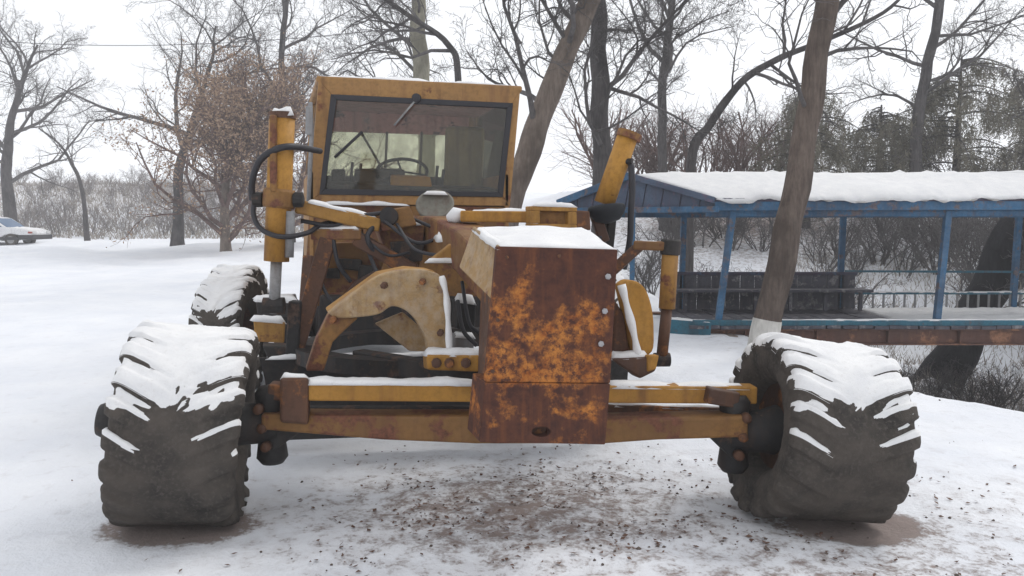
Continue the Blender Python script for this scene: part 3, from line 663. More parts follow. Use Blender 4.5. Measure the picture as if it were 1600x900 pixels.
# roof, with drip edge and snow
MB().hexa([cabpt(494, 118), cabpt(817, 134), cabpt(816, 144), cabpt(495, 128)], [cabpt(494, 118, D), cabpt(817, 134, D), cabpt(816, 144, D), cabpt(495, 128, D)]).build('roof', M['cab'], cabo, 0.02)
snow_quad(cabpt(497, 118, 0.02), cabpt(814, 134, 0.02), cabpt(814, 134, D - .02), cabpt(497, 118, D - .02), 0.05, gr, 50)
for (x0, y0), (x1, y1) in ((TL, BL), (TR, BR_)):
    s = 1 if x0 < 600 else -1
    # side wall: posts front and rear, low panel, glass
    bar('corner_post', cabpt(x0 + 9 * s, y0, D), cabpt(x1 + 9 * s, y1, D), 0.11, 0.09, 'cab', cabo)
    MB().hexa([cabpt(x1 + 2 * s, y1 - 50), cabpt(x1 + 8 * s, y1 - 50), cabpt(x1 + 8 * s, y1 + 150), cabpt(x1 + 2 * s, y1 + 150)],
              [cabpt(x1 + 2 * s, y1 - 50, D), cabpt(x1 + 8 * s, y1 - 50, D), cabpt(x1 + 8 * s, y1 + 150, D), cabpt(x1 + 2 * s, y1 + 150, D)]).build('side_panel', M['cab'], cabo, 0.006)
    MB().hexa([cabpt(x0 + 4 * s, y0 + 10, .1), cabpt(x0 + 5.2 * s, y0 + 10, .1), cabpt(x1 + 5.2 * s, y1 - 50, .1), cabpt(x1 + 4 * s, y1 - 50, .1)],
              [cabpt(x0 + 4 * s, y0 + 10, D), cabpt(x0 + 5.2 * s, y0 + 10, D), cabpt(x1 + 5.2 * s, y1 - 50, D), cabpt(x1 + 4 * s, y1 - 50, D)]).build('side_window', M['glass'], cabo)
MB().prism(pp([(484, 319), (797, 323), (786, 480), (474, 478)], CY + 0.02), AX * 0.06).build('front_panel', M['ochre_worn'], cabo, 0.01)
snow_bar(P(500, 318, CY - 0.03), P(640, 320, CY - 0.03), 0.12, 0.04, gr, 51)
# lining, rear header, rear window, bulkhead
q = lambda pts, d: [cabpt(x, y, d) for x, y in pts]
MB().hexa(q([(505, 130), (806, 146), (805, 152), (506, 137)], 0.1), q([(505, 130), (806, 146), (805, 152), (506, 137)], D - .02)).build('roof_lining', M['maroon'], cabo)
MB().prism(q([(504, 132), (808, 146), (804, 186), (498, 176)], D - 0.02), AX * 0.04).build('rear_header', M['maroon'], cabo)
MB().prism(q([(498, 176), (803, 186), (798, 264), (492, 260)], D), AX * 0.01).build('rear_window', M['rearglass'], cabo)
MB().prism(q([(492, 260), (798, 264), (786, 450), (480, 450)], D - 0.02), AX * 0.04).build('rear_bulkhead', M['black'], cabo)
for x in (640, 705): bar('window_bar', cabpt(x, 178, D - .03), cabpt(x - 4, 264, D - .03), 0.035, 0.03, 'greyolive', cabo)
bar('window_bar', cabpt(590, 178, D - .05), cabpt(640, 264, D - .05), 0.03, 0.03, 'greyolive', cabo)
# seat, dash, wheel, levers
se = MB().hexa(q([(722, 184), (788, 186), (782, 318), (716, 316)], 0.75), q([(726, 180), (794, 182), (788, 318), (722, 316)], 0.92)).build('seat', M['olive'], cabo, 0.04)
MB().hexa(q([(703, 290), (778, 292), (778, 325), (700, 325)], 0.35), q([(706, 290), (778, 292), (778, 325), (704, 325)], 0.8)).build('seat_cushion', M['olive'], se, 0.03)
MB().hexa(q([(512, 286), (785, 296), (784, 330), (506, 320)], 0.06), q([(520, 280), (780, 290), (780, 330), (512, 320)], 0.30)).build('dashboard', M['black'], cabo, 0.02)
MB().hexa(q([(614, 274), (676, 276), (680, 302), (612, 300)], 0.10), q([(616, 270), (676, 272), (678, 302), (614, 300)], 0.28)).build('instrument_box', M['ochre_bright'], cabo, 0.015)
MB().hexa(q([(560, 262), (640, 262), (645, 300), (556, 300)], 0.30), q([(562, 258), (640, 258), (645, 300), (558, 300)], 0.5)).build('control_console', M['black'], cabo, 0.02)
MB().hexa(q([(522, 262), (544, 262), (544, 300), (520, 300)], 0.3), q([(522, 260), (544, 260), (544, 300), (520, 300)], 0.4)).build('control_console', M['black'], cabo, 0.02)
sc = cabpt(638, 264, 0.42); n_ = V((0.05, -0.55, 0.83)).normalized(); a_ = n_.cross(V((1, 0, 0))).normalized(); b_ = n_.cross(a_)
pts = [sc + (a_ * math.cos(2 * math.pi * i / 28) + b_ * math.sin(2 * math.pi * i / 28)) * 0.27 for i in range(29)]
sw = rod('steering_wheel', pts, 0.018, 'hose', cabo, 8, False)
for t in (0.3, 2.4, 4.5): rod('wheel_spoke', [sc, sc + (a_ * math.cos(t) + b_ * math.sin(t)) * 0.27], 0.011, 'hose', sw, 6)
rod('steering_column', [sc, sc - n_ * 0.5], 0.03, 'hose', sw, 8)
for x, y in ((552, 250), (566, 252), (690, 256), (700, 262)): rod('control_lever', [cabpt(x, 300, .35), cabpt(x + 3, y, .30)], [0.012, 0.018], 'hose', cabo, 6)
rod('wiper', [P(523, 246, CY - 0.03), P(566, 206, CY - 0.03)], 0.016, 'hose', cabo, 6)
wo = rod('wiper', [P(616, 196, CY - 0.03), P(650, 156, CY - 0.04)], 0.011, 'steel', cabo, 6); MB().lathe(P(651, 154, CY), V((0, -1, 0)), [(0, 0.05), (0.05, 0.045), (0.055, 0.01)], 12).build('wiper_motor', M['hose'], wo)
rod('mirror_post', [P(485, 160, CY - 0.1), P(487, 210, CY - 0.12), P(482, 318, CY - 0.1)], 0.022, 'steel', cabo, 8)
plate('mirror', [(478, 165), (489, 166), (488, 212), (477, 210)], CY - 0.16, 0.03, 'steel', cabo)
# engine hood and rear frame behind the cab
hd = MB().hexa(q([(520, 330), (760, 334), (752, 470), (512, 466)], D + 0.05), q([(520, 330), (760, 334), (752, 470), (512, 466)], D + 2.6)).build('engine_hood', M['ochre'], gr, 0.05)
snow_quad(cabpt(522, 330, D + .1), cabpt(758, 334, D + .1), cabpt(758, 334, D + 2.5), cabpt(522, 330, D + 2.5), 0.06, gr, 55)
MB().hexa(q([(500, 460), (780, 464), (775, 540), (496, 536)], -0.1), q([(500, 460), (780, 464), (775, 540), (496, 536)], D + 2.7)).build('rear_frame', M['black'], gr, 0.03)
rod('exhaust_stack', [cabpt(700, 332, D + 1.2), cabpt(700, 250, D + 1.2)], 0.06, 'brown')

# ---------------------------------------------------------------- covered footbridge
BX = empty('covered_footbridge', V((6.5, 13.4, 0.1)), 'blue covered footbridge with a snow laden roof on a rusty girder', 'bridge')
YF, YB = 12.3, 14.5; zd = 0.24; XE = 11.2
def bb_(name, a, b, wd, ht, mat, bevel=0.006, par=BX): return bar(name, V(a), V(b), wd, ht, mat, par, bevel)
# girders (I section)
for y, x0 in ((YF, 2.95), (YB, 2.6)):
    zt, zb = 0.17, -0.09
    g = MB().beam(V((x0, y, (zt + zb) / 2)), V((XE, y, (zt + zb) / 2)), 0.03, zt - zb - 0.05)
    g.beam(V((x0, y, zt - 0.012)), V((XE, y, zt - 0.012)), 0.20, 0.024); g.beam(V((x0, y, zb + 0.012)), V((XE, y, zb + 0.012)), 0.20, 0.024)
    g = g.build('girder', M['beam'], BX)
    for i in range(7): MB().box((x0 + 0.8 + i * 1.15, y - 0.055, (zt + zb) / 2), 0.02, 0.08, zt - zb - 0.06).build('web_stiffener', M['beam'], g)
rs = random.Random(5)
for i in range(34):
    x = 2.95 + i * 0.245
    MB().box((x, (YF + YB) / 2, zd - 0.035 + rs.uniform(-.006, .006)), 0.225, YB - YF + 0.3 + rs.uniform(-.05, .05), 0.05, rs.uniform(-.01, .01)).build('deck_plank', M['slate'], BX)
snow_quad((6.5, YF + 0.1, zd), (XE, YF + 0.1, zd), (XE, YB, zd), (6.5, YB, zd), 0.05, BX, 61)
bb_('edge_rail', (2.9, YF - 0.08, zd + 0.03), (XE, YF - 0.08, zd + 0.03), 0.06, 0.09, 'teal'); snow_bar(V((3.6, YF - .08, zd + .075)), V((XE, YF - .08, zd + .075)), 0.06, 0.025, BX, 62)
bb_('end_beam', (2.45, YF + 0.15, 0.20), (3.2, YF - 0.05, 0.16), 0.25, 0.24, 'teal'); snow_bar(V((2.45, YF + .15, .32)), V((3.2, YF - .05, .28)), 0.22, 0.03, BX, 63)
# posts
zr = 2.06
for x, y in ((3.42, YF), (6.90, YF), (10.35, YF), (3.22, YB), (6.22, YB), (9.52, YB)):
    lean = 0.20 if y == YF and x < 6 else (0.1 if y == YF else 0.02)
    bb_('post', (x - lean / 2, y, zd - .02), (x + lean / 2, y, zr), 0.09, 0.10, 'blue')
bb_('post', (1.05, YB, gz(1.05, YB) - .05), (1.05, YB, zr), 0.1, 0.1, 'blue'); bb_('post', (2.1, 13.4, gz(2.1, 13.4) - .05), (2.1, 13.4, zr), 0.08, 0.08, 'blue')
# roof: two slopes, skewed end; eaves, ridge
rf0, rr0, rb0 = P(1118, 310, YF - 0.15), P(984, 272, 13.4), P(872, 315, YB + 0.15)
rf1, rr1, rb1 = V((XE + .3, YF - .15, rf0.z + 0.02)), V((XE + .3, 13.4, rr0.z)), V((XE + .3, YB + .15, rb0.z))
t_ = V((0, 0, -0.05))
MB().hexa([rf0, rf1, rr1, rr0], [p + t_ for p in (rf0, rf1, rr1, rr0)]).build('roof_slope', M['purple'], BX, 0)
MB().hexa([rr0, rr1, rb1, rb0], [p + t_ for p in (rr0, rr1, rb1, rb0)]).build('roof_slope', M['purple'], BX, 0)
snow_quad(rf0 + V((.05, -.02, .01)), rf1 + V((0, -.02, .01)), rr1 + V((0, .02, .01)), rr0 + V((.05, .02, .01)), 0.075, BX, 64, nu=160, nv=16, rag=0.07)
snow_quad(rr0 + V((.05, 0, .012)), rr1 + V((0, 0, .012)), rb1 + V((0, 0, .012)), rb0 + V((.05, 0, .012)), 0.10, BX, 65, nu=60, nv=12)
bb_('eave_beam', (rf0.x, YF - 0.12, rf0.z - 0.12), (rf1.x, YF - 0.12, rf1.z - 0.12), 0.05, 0.14, 'blue'); bb_('eave_beam', (rb0.x, YB + .1, rb0.z - .12), (rb1.x, YB + .1, rb1.z - .12), 0.05, 0.14, 'blue')
bb_('plate_beam', (3.1, YF + .02, zr - .04), (XE, YF + .02, zr - .04), 0.08, 0.10, 'blue'); bb_('plate_beam', (1.0, YB, zr - .04), (XE, YB, zr - .04), 0.08, 0.12, 'blue')
# gable boards
for i in range(9):
    t0, t1 = i / 9 + 0.004, (i + 1) / 9 - 0.004
    lo = lambda t: rb0.lerp(rf0, t) + V((0.08, 0.02, -0.12))
    def hi(t):
        k = 0.47; p = rb0.lerp(rr0, t / k) if t < k else rr0.lerp(rf0, (t - k) / (1 - k)); return p + V((0.08, 0.02, -0.055))
    MB().prism([lo(t0), lo(t1), hi(t1), hi(t0)], V((0.025, 0.03, 0))).build('gable_board', M['gable'], BX)
bar('barge_board', rb0 + V((-.02, -.02, -.03)), rr0 + V((-.02, -.02, -.03)), 0.04, 0.13, 'blue', BX); bar('barge_board', rr0 + V((-.02, -.02, -.03)), rf0 + V((-.02, -.02, -.03)), 0.04, 0.10, 'gable', BX)
bar('tie_beam', rb0 + V((.05, 0, -.17)), rf0 + V((.05, 0, -.17)), 0.06, 0.10, 'blue', BX)
# parapet boards on the far side, then open pickets
for i in range(13):
    x = 2.95 + i * 0.272
    MB().box((x + 0.136, YB - 0.03, 0.56 + rs.uniform(-.012, .012)), 0.262, 0.03, 0.66).build('parapet_board', M['slate'], BX, 0.004)
bb_('parapet_cap', (2.9, YB - 0.04, 0.91), (6.5, YB - 0.04, 0.91), 0.12, 0.06, 'purple')
bb_('bench_seat', (3.0, YB - 0.35, 0.62), (6.6, YB - 0.35, 0.62), 0.40, 0.05, 'slate')
for i in range(6): bb_('bench_leg', (3.2 + i * .65, YB - .35, zd), (3.2 + i * .65, YB - .35, .6), 0.06, 0.06, 'slate')
for i in range(22):
    x = 6.65 + i * 0.2
    bb_('picket', (x, YB, zd), (x, YB, 0.55 + rs.uniform(-.02, .02)), 0.03, 0.03, 'steel', 0)
bb_('picket_rail', (6.5, YB, 0.53), (XE, YB, 0.53), 0.05, 0.04, 'teal'); snow_bar(V((6.6, YB, .55)), V((XE, YB, .55)), 0.05, 0.03, BX, 66)
bb_('hand_rail', (6.3, YB, 0.95), (XE, YB, 0.93), 0.04, 0.04, 'teal')
ab = MB()
for i in range(5):
    c = V((3.15 + i * 0.17, YF - 0.02 + (i % 2) * .03, -0.18 + 0.03 * (i % 3))); s = MB()
    s.box(c, 0.16, 0.5, 0.42, 0.05 * (i % 3)); s.build('abutment_stone', M['stone'], BX, 0.03)
MB().box((3.3, YB, -0.4), 1.0, 0.5, 0.7).build('abutment_block', M['stone'], BX, 0.04)
MB().box((XE - .2, 13.4, -0.75), 1.2, 3.0, 1.35).build('abutment_block', M['stone'], BX, 0.04)

# ---------------------------------------------------------------- trees
def grow(rng, pts, rads, lv, spec, outl, keep):
    """spec[lv] = (count, length ratio range, angle range, first position, droop)"""
    outl.append((pts, rads, lv))
    if lv >= len(spec): return
    cnt, (l0, l1), (a0, a1), t0, droop = spec[lv]
    L = sum((pts[i + 1] - pts[i]).length for i in range(len(pts) - 1)); n = len(pts)
    for c in range(cnt):
        t = t0 + (1 - t0) * (c + rng.random()) / cnt; f = t * (n - 1); i = min(n - 2, int(f)); fr = f - i
        p = pts[i].lerp(pts[i + 1], fr); r = rads[i] + (rads[i + 1] - rads[i]) * fr
        d = (pts[i + 1] - pts[i]).normalized()
        ax = d.cross(V((rng.gauss(0, 1), rng.gauss(0, 1), rng.gauss(0, 1))))
        if ax.length < 1e-3: continue
        nd = (Matrix.Rotation(rng.uniform(a0, a1), 3, ax.normalized()) @ d).normalized()
        ln = (L if lv else keep) * rng.uniform(l0, l1) * (1.05 - 0.5 * t)
        m = 6 if lv == 0 else (5 if lv == 1 else 4)
        q = [p]; cd = nd.copy(); wig = 0.22 + 0.05 * lv
        for k in range(m):
            cd = (cd + V((rng.gauss(0, wig), rng.gauss(0, wig), rng.gauss(0, wig) + 0.10 - droop * k / m))).normalized(); q.append(q[-1] + cd * (ln / m))
        r1 = max(min(r * 0.58, ln * 0.016 + 0.003), 0.0045)
        grow(rng, q, [max(0.0038, r1 * (1 - 0.8 * k / m)) for k in range(m + 1)], lv + 1, spec, outl, keep)

def tree(name, label, path, r0, r1, spec, seed, bmat, tmat, keep, group=None, white=None, cat='tree', sub=6, minr=1.0):
    rng = random.Random(seed); pts = curve_pts(path, sub); n = len(pts)
    pts = [p + V((noise.noise(p * 1.1 + V((seed, 0, 0))), noise.noise(p * 1.1 + V((0, seed, 9))), 0)) * r0 * 0.35 for p in pts]
    rads = [r0 + (r1 - r0) * i / (n - 1) for i in range(n)]
    rads = [r * (1 + 0.10 * noise.noise(pts[i] * 2.3)) for i, r in enumerate(rads)]
    rads[0] *= 1.45; rads[1] *= 1.15; base = path[0]
    root = empty(name, V((base.x, base.y, base.z)), label, cat, group)
    MB().tube(pts, rads, 14).build('trunk', M[bmat], root, 0, True)
    if white:
        k = max(2, int(white * (n - 1))); MB().tube(pts[:k + 1], [r + 0.006 for r in rads[:k + 1]], 14).build('whitewash_band', M['white'], root, 0, True)
    br = []; grow(rng, pts, rads, 0, spec, br, keep)
    lim = MB(); tw = MB()
    for q, rr, lv in br[1:]:
        (lim if lv == 1 else tw).tube(q, [x * minr for x in rr], 6 if lv == 1 else (4 if lv == 2 else 3), False)
    co = raw('crown', lim.v + tw.v, lim.f + [tuple(i + len(lim.v) for i in f) for f in tw.f], M[tmat], root, True)
    return root, br

S3 = [(15, (0.35, 0.6), (0.6, 1.3), 0.30, 0.16), (10, (0.35, 0.6), (0.4, 1.0), 0.2, 0.16), (8, (0.35, 0.6), (0.4, 0.9), 0.2, 0.1), (4, (0.4, 0.7), (0.4, 0.9), 0.2, 0.1)]
S4 = [(16, (0.35, 0.6), (0.6, 1.3), 0.28, 0.2), (9, (0.4, 0.65), (0.4, 1.0), 0.2, 0.2), (7, (0.4, 0.6), (0.4, 0.9), 0.15, 0.15), (6, (0.4, 0.7), (0.4, 0.9), 0.2, 0.1)]
def gp(x, Y, dz=-0.35):
    """foot of a trunk seen at column x, depth Y"""
    X = P(x, 345, Y).x; return V((X, Y, gz(X, Y) + dz))

# whitewashed trunk in front of the bridge
tree('bare_tree', 'leaning brown tree trunk with a whitewashed foot before the footbridge', [gp(1190, 10.7), P(1206, 480, 10.7), P(1232, 340, 10.75), P(1262, 200, 10.8), P(1284, 60, 10.8), P(1296, -60, 10.8), P(1312, -260, 10.9), P(1306, -480, 11)], 0.205, 0.12,
     [(9, (0.3, 0.5), (0.7, 1.3), 0.42, 0.15), (8, (0.35, 0.6), (0.4, 1.0), 0.2, 0.15), (6, (0.4, 0.6), (0.4, 0.9), 0.2, 0.1)], 11, 'bark', 'twig', 7, white=0.14)
# knots and stub on it
# dark bent tree rising behind the roof
tree('bare_tree', 'dark slender tree bending over behind the snowy bridge roof', [gp(1076, 18), P(1080, 260, 18), P(1110, 195, 18), P(1160, 128, 18), P(1215, 92, 18.2), P(1290, 62, 18.4), P(1380, 20, 18.6), P(1440, -40, 18.8)], 0.13, 0.03,
     [(12, (0.3, 0.5), (0.5, 1.2), 0.35, 0.0), (7, (0.35, 0.6), (0.4, 1.0), 0.2, 0.12), (5, (0.35, 0.6), (0.4, 0.9), 0.2, 0.1)], 5, 'bark_dark', 'twig', 6)
tree('bare_tree', 'straight dark upright tree behind the raised right cylinder', [gp(940, 17), P(940, 300, 17), P(938, 150, 17), P(934, 0, 17), P(930, -180, 17), P(940, -360, 17)], 0.24, 0.13, S4, 21, 'bark_dark', 'twig', 7)
tree('bare_tree', 'tan grey trunk slanting up beside the cab to the right', [gp(752, 14), P(798, 320, 14), P(838, 200, 14), P(880, 90, 14.1), P(912, 20, 14.2), P(960, -90, 14.4), P(980, -300, 14.6)], 0.25, 0.15, S3, 33, 'bark_tan', 'twig', 7)
tree('bare_tree', 'pale olive trunk standing behind the cab roof', [gp(668, 24), P(664, 200, 24), P(656, 60, 24), P(652, -80, 24), P(640, -250, 24)], 0.30, 0.16, S4, 41, 'bark_pale', 'twig', 9)
tree('bare_tree', 'forked dark tree whose limbs spread above the cab roof', [gp(722, 20), P(716, 140, 20), P(700, 70, 20), P(640, 25, 20), P(560, -30, 20.5), P(470, -90, 21)], 0.10, 0.04,
     [(13, (0.35, 0.6), (0.5, 1.2), 0.35, 0.15), (8, (0.4, 0.6), (0.4, 1.0), 0.2, 0.2), (6, (0.4, 0.6), (0.4, 0.9), 0.2, 0.1)], 57, 'bark_dark', 'twig', 6.5)
tree('bare_tree', 'tall bare tree with wide grey twigs beyond the pines', [gp(1420, 26), P(1440, 150, 26), P(1470, 0, 26), P(1480, -200, 26)], 0.22, 0.10, S4, 63, 'bark_dark', 'twig', 10)
tree('bare_tree', 'tall grey bare tree whose twigs spread above the tan bush', [gp(452, 40), P(448, 220, 40), P(440, 90, 40), P(452, -40, 40), P(450, -160, 40)], 0.26, 0.05, S4, 131, 'bark_dark', 'twig', 11, minr=1.2)
tree('bare_tree', 'tall bare tree beyond the reddish thicket', [gp(1040, 27), P(1035, 150, 27), P(1050, 0, 27), P(1046, -180, 27)], 0.18, 0.09, S4, 71, 'bark_dark', 'twig', 10)
tree('black_leaning_tree', 'black leaning trunk rising from the stream bed behind the bridge', [V((8.75, 16.2, -1.9)), P(1476, 590, 16.2), P(1520, 500, 16.2), P(1590, 345, 16.1), P(1660, 200, 16), P(1700, 40, 16), P(1720, -160, 16)], 0.48, 0.20, S3, 83, 'bark_black', 'twig', 6)

# left: trees on the far side of the yard
tree('bare_tree', 'dark bare tree with a broad twiggy crown near the parked car', [gp(18, 44), P(10, 270, 44), P(14, 200, 44), P(34, 130, 44), P(60, 70, 44)], 0.36, 0.05,
     [(16, (0.5, 0.9), (0.5, 1.2), 0.2, 0.1), (8, (0.4, 0.65), (0.4, 1.0), 0.15, 0.2), (7, (0.4, 0.6), (0.4, 0.9), 0.15, 0.1), (4, (0.4, 0.7), (0.4, 0.9), 0.2, 0.1)], 91, 'bark_dark', 'twig', 8.0, minr=1.3)
tree('bare_tree', 'thin bent stem standing alone beside the broad twiggy tree', [gp(136, 42), P(128, 295, 42), P(112, 255, 42), P(92, 225, 42), P(60, 200, 42)], 0.13, 0.03,
     [(9, (0.35, 0.6), (0.5, 1.2), 0.4, 0.2), (6, (0.4, 0.6), (0.4, 1.0), 0.2, 0.1), (5, (0.4, 0.6), (0.4, 0.9), 0.2, 0.1)], 97, 'bark_dark', 'twig', 5)
tree('bare_tree', 'short dark tree with layered grey branches left of the tan bush', [gp(276, 38), P(280, 270, 38), P(292, 225, 38), P(310, 160, 38), P(332, 90, 38), P(336, 40, 38)], 0.28, 0.03,
     [(16, (0.5, 0.9), (0.7, 1.4), 0.3, 0.2), (9, (0.4, 0.65), (0.4, 1.0), 0.15, 0.15), (7, (0.4, 0.6), (0.4, 0.9), 0.15, 0.1), (4, (0.4, 0.7), (0.4, 0.9), 0.2, 0.1)], 103, 'bark_dark', 'twig', 9.0, minr=1.3)

def leaves(br, rng, n, size, levels, spread=0.08, hang=0.0, narrow=0.5):
    tips = [(q, lv) for q, rr, lv in br if lv in levels]; v = []; f = []
    for _ in range(n):
        q, lv = tips[rng.randrange(len(tips))]; i = rng.randrange(len(q) - 1)
        p = q[i].lerp(q[i + 1], rng.random()) + V((rng.gauss(0, spread), rng.gauss(0, spread), rng.gauss(0, spread)))
        d = V((rng.gauss(0, 1), rng.gauss(0, 1), rng.gauss(0, 1) - hang)).normalized(); s = d.cross(V((rng.gauss(0, 1), rng.gauss(0, 1), rng.gauss(0, 1)))).normalized()
        L = size * rng.uniform(0.6, 1.3); W = L * narrow; o = len(v)
        v += [tuple(p), tuple(p + d * L * .5 + s * W * .5), tuple(p + d * L), tuple(p + d * L * .5 - s * W * .5)]; f.append((o, o + 1, o + 2, o + 3))
    return v, f

# tan bush that kept its dry leaves
r_, br_ = tree('leafy_bush', 'large reddish brown bush still holding dry tan leaves', [gp(352, 33), P(352, 300, 33), P(360, 260, 33), P(372, 205, 33)], 0.22, 0.08,
     [(34, (0.6, 1.0), (0.5, 1.25), 0.04, 0.0), (9, (0.4, 0.7), (0.4, 1.0), 0.15, 0.1), (7, (0.4, 0.6), (0.4, 0.9), 0.15, 0.1)], 111, 'bark_tan', 'twig_red', 6.8, cat='bush', minr=1.3)
v_, f_ = leaves(br_, random.Random(3), 15000, 0.13, (2, 3), 0.12); raw('dry_leaves', v_, f_, M['dry_leaf'], r_)

r_, br_ = tree('leafy_bush', 'dense purplish grey twiggy bush with few leaves behind the tall left cylinder', [gp(436, 37), P(434, 290, 37), P(430, 230, 37), P(424, 180, 37)], 0.2, 0.07,
     [(34, (0.6, 1.0), (0.4, 1.25), 0.04, 0.0), (9, (0.4, 0.7), (0.4, 1.0), 0.15, 0.1), (8, (0.4, 0.6), (0.4, 0.9), 0.15, 0.1)], 117, 'bark_tan', 'twig_red', 7.5, cat='bush', minr=1.5)
v_, f_ = leaves(br_, random.Random(4), 3500, 0.12, (2, 3), 0.12); raw('dry_leaves', v_, f_, M['dry_leaf'], r_)

# reddish thicket behind the bridge roof: shrubs
def shrub_mesh(seed, h, n, mat):
    rng = random.Random(seed); mb = MB(); br = []
    for i in range(n):
        a = rng.uniform(0, 6.28); p = V((math.cos(a) * 0.25 * rng.random(), math.sin(a) * .25 * rng.random(), -0.15)); q = [p]; d = V((math.cos(a) * rng.uniform(.1, .6), math.sin(a) * rng.uniform(.1, .6), 1)).normalized()
        for k in range(5): d = (d + V((rng.gauss(0, .18), rng.gauss(0, .18), rng.gauss(0, .1)))).normalized(); q.append(q[-1] + d * h * rng.uniform(.15, .22))
        grow(rng, q, [0.02 * h / 2 * (1 - .13 * k) + .004 for k in range(6)], 1, [None, (8, (.35, .6), (.3, .9), .25, 0.05), (5, (.35, .6), (.4, .9), .2, .05)], br, h)
    for q, rr, lv in br: mb.tube(q, rr, 4 if lv == 1 else 3, False)
    me = bpy.data.meshes.new('shrub'); me.from_pydata(mb.v, [], mb.f); me.update(); me.materials.append(M[mat]); return me
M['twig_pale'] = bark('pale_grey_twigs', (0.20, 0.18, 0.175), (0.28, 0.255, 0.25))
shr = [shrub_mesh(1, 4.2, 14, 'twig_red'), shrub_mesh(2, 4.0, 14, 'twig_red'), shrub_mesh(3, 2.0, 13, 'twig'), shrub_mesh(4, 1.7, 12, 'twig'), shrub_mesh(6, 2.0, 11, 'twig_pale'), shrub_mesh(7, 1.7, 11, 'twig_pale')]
def shrub(i, x, y, s, rz, label, group, name='bare_shrub'):
    o = bpy.data.objects.new(name, shr[i]); COL.objects.link(o); o.location = (x, y, gz(x, y) - 0.02); o.scale = (s * 1.25, s * 1.25, s); o.rotation_euler = (0, 0, rz)
    return tag(o, label, 'shrub', group)
rng = random.Random(77)
for k, px in enumerate((965, 1000, 1032, 1065, 1098, 1130, 1165, 1200, 1235)):
    Y = 31 + (k * 7 % 5); shrub(k % 2, P(px, 345, Y).x, Y, rng.uniform(.85, 1.15), rng.uniform(0, 6), 'tall reddish bare shrub in the thicket beyond the bridge roof', 'reddish shrubs of the thicket beyond the bridge')
for k in range(44):      # brush on the slope behind the bridge
    px = 1010 + k * 14.3 + rng.uniform(-10, 10); Y = rng.uniform(19, 27); x = P(px, 345, Y).x
    shrub(2 + k % 2, x, Y, rng.uniform(.6, 1.15), rng.uniform(0, 6), 'low grey bare shrub on the snowy slope behind the footbridge', 'low shrubs on the slope behind the footbridge')
for k in range(14):      # brush in the stream bed under the bridge
    px = 1375 + k * 18 + rng.uniform(-8, 8); Y = rng.uniform(11.2, 15.2); x = P(px, 345, Y).x
    shrub(2 + k % 2, x, Y, rng.uniform(.35, .55), rng.uniform(0, 6), 'small dark bare shrub in the stream bed under the footbridge', 'shrubs in the stream bed')
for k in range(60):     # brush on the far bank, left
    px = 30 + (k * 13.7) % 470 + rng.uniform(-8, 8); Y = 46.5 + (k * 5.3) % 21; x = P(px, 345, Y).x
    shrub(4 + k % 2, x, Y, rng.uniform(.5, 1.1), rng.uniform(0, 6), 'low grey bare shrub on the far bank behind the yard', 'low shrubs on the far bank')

# pines
def pine(label, px, Y, h, seed, width, first):
    rng = random.Random(seed); b = gp(px, Y); pts = [b + V((noise.noise(V((i, seed, 0))) * .25, noise.noise(V((i, 0, seed))) * .25, h * i / 10)) for i in range(11)]
    root = empty('pine_tree', b, label, 'tree', 'pines beyond the footbridge')
    MB().tube(pts, [0.2 * (1 - .085 * i) for i in range(11)], 10).build('trunk', M['bark_dark'], root, 0, True)
    lim = MB(); v = []; f = []
    for c in range(46):
        t = first + (0.99 - first) * c / 46; i = min(9, int(t * 10)); p = pts[i].lerp(pts[i + 1], t * 10 - i); a = rng.uniform(0, 6.28)
        L = width * (.30 + .70 * math.sin(math.pi * (.12 + .80 * (t - first) / (1 - first)))) * rng.uniform(.45, 1.15) + .25; d = V((math.cos(a), math.sin(a), .35)); q = [p]
        for k in range(7): d = (d + V((rng.gauss(0, .1), rng.gauss(0, .1), -0.17))).normalized(); q.append(q[-1] + d * L / 7)
        lim.tube(q, [.035 * (1 - .12 * k) for k in range(8)], 4, False)
        for k in range(int(20 * L)):
            u = rng.uniform(.25, 1) * 7; j = min(6, int(u)); e = q[j].lerp(q[j + 1], u - j) + V((rng.gauss(0, .12), rng.gauss(0, .12), rng.gauss(0, .06)))
            dd = V((rng.gauss(0, .22), rng.gauss(0, .22), -0.8)).normalized()     # hanging spray
            sl_ = rng.uniform(.35, 1.0)
            for m_ in range(10):
                o = e + dd * sl_ * m_ / 10; nd = (dd * .6 + V((rng.gauss(0, .6), rng.gauss(0, .6), rng.gauss(0, .45)))).normalized(); s = nd.cross(V((rng.gauss(0, 1), rng.gauss(0, 1), rng.gauss(0, 1)))).normalized() * 0.016
                ln = rng.uniform(.12, .22); n = len(v); v += [tuple(o - s), tuple(o + s), tuple(o + nd * ln)]; f.append((n, n + 1, n + 2))
    lim.build('limbs', M['bark_dark'], root, 0, True); raw('crown', v, f, M['needle'], root)
pine('dark olive pine with drooping boughs behind the whitewashed trunk', 1258, 27, 5.2, 1, 1.9, 0.3)
pine('tall broad olive pine with drooping boughs at the right of the trunk', 1490, 27, 6.3, 2, 3.2, 0.38)
pine('brownish olive pine leaning over the bridge roof end', 1610, 29, 5.6, 3, 2.4, 0.35)
pine('short sparse pine growing between the two taller pines', 1370, 30, 4.4, 4, 1.9, 0.3)

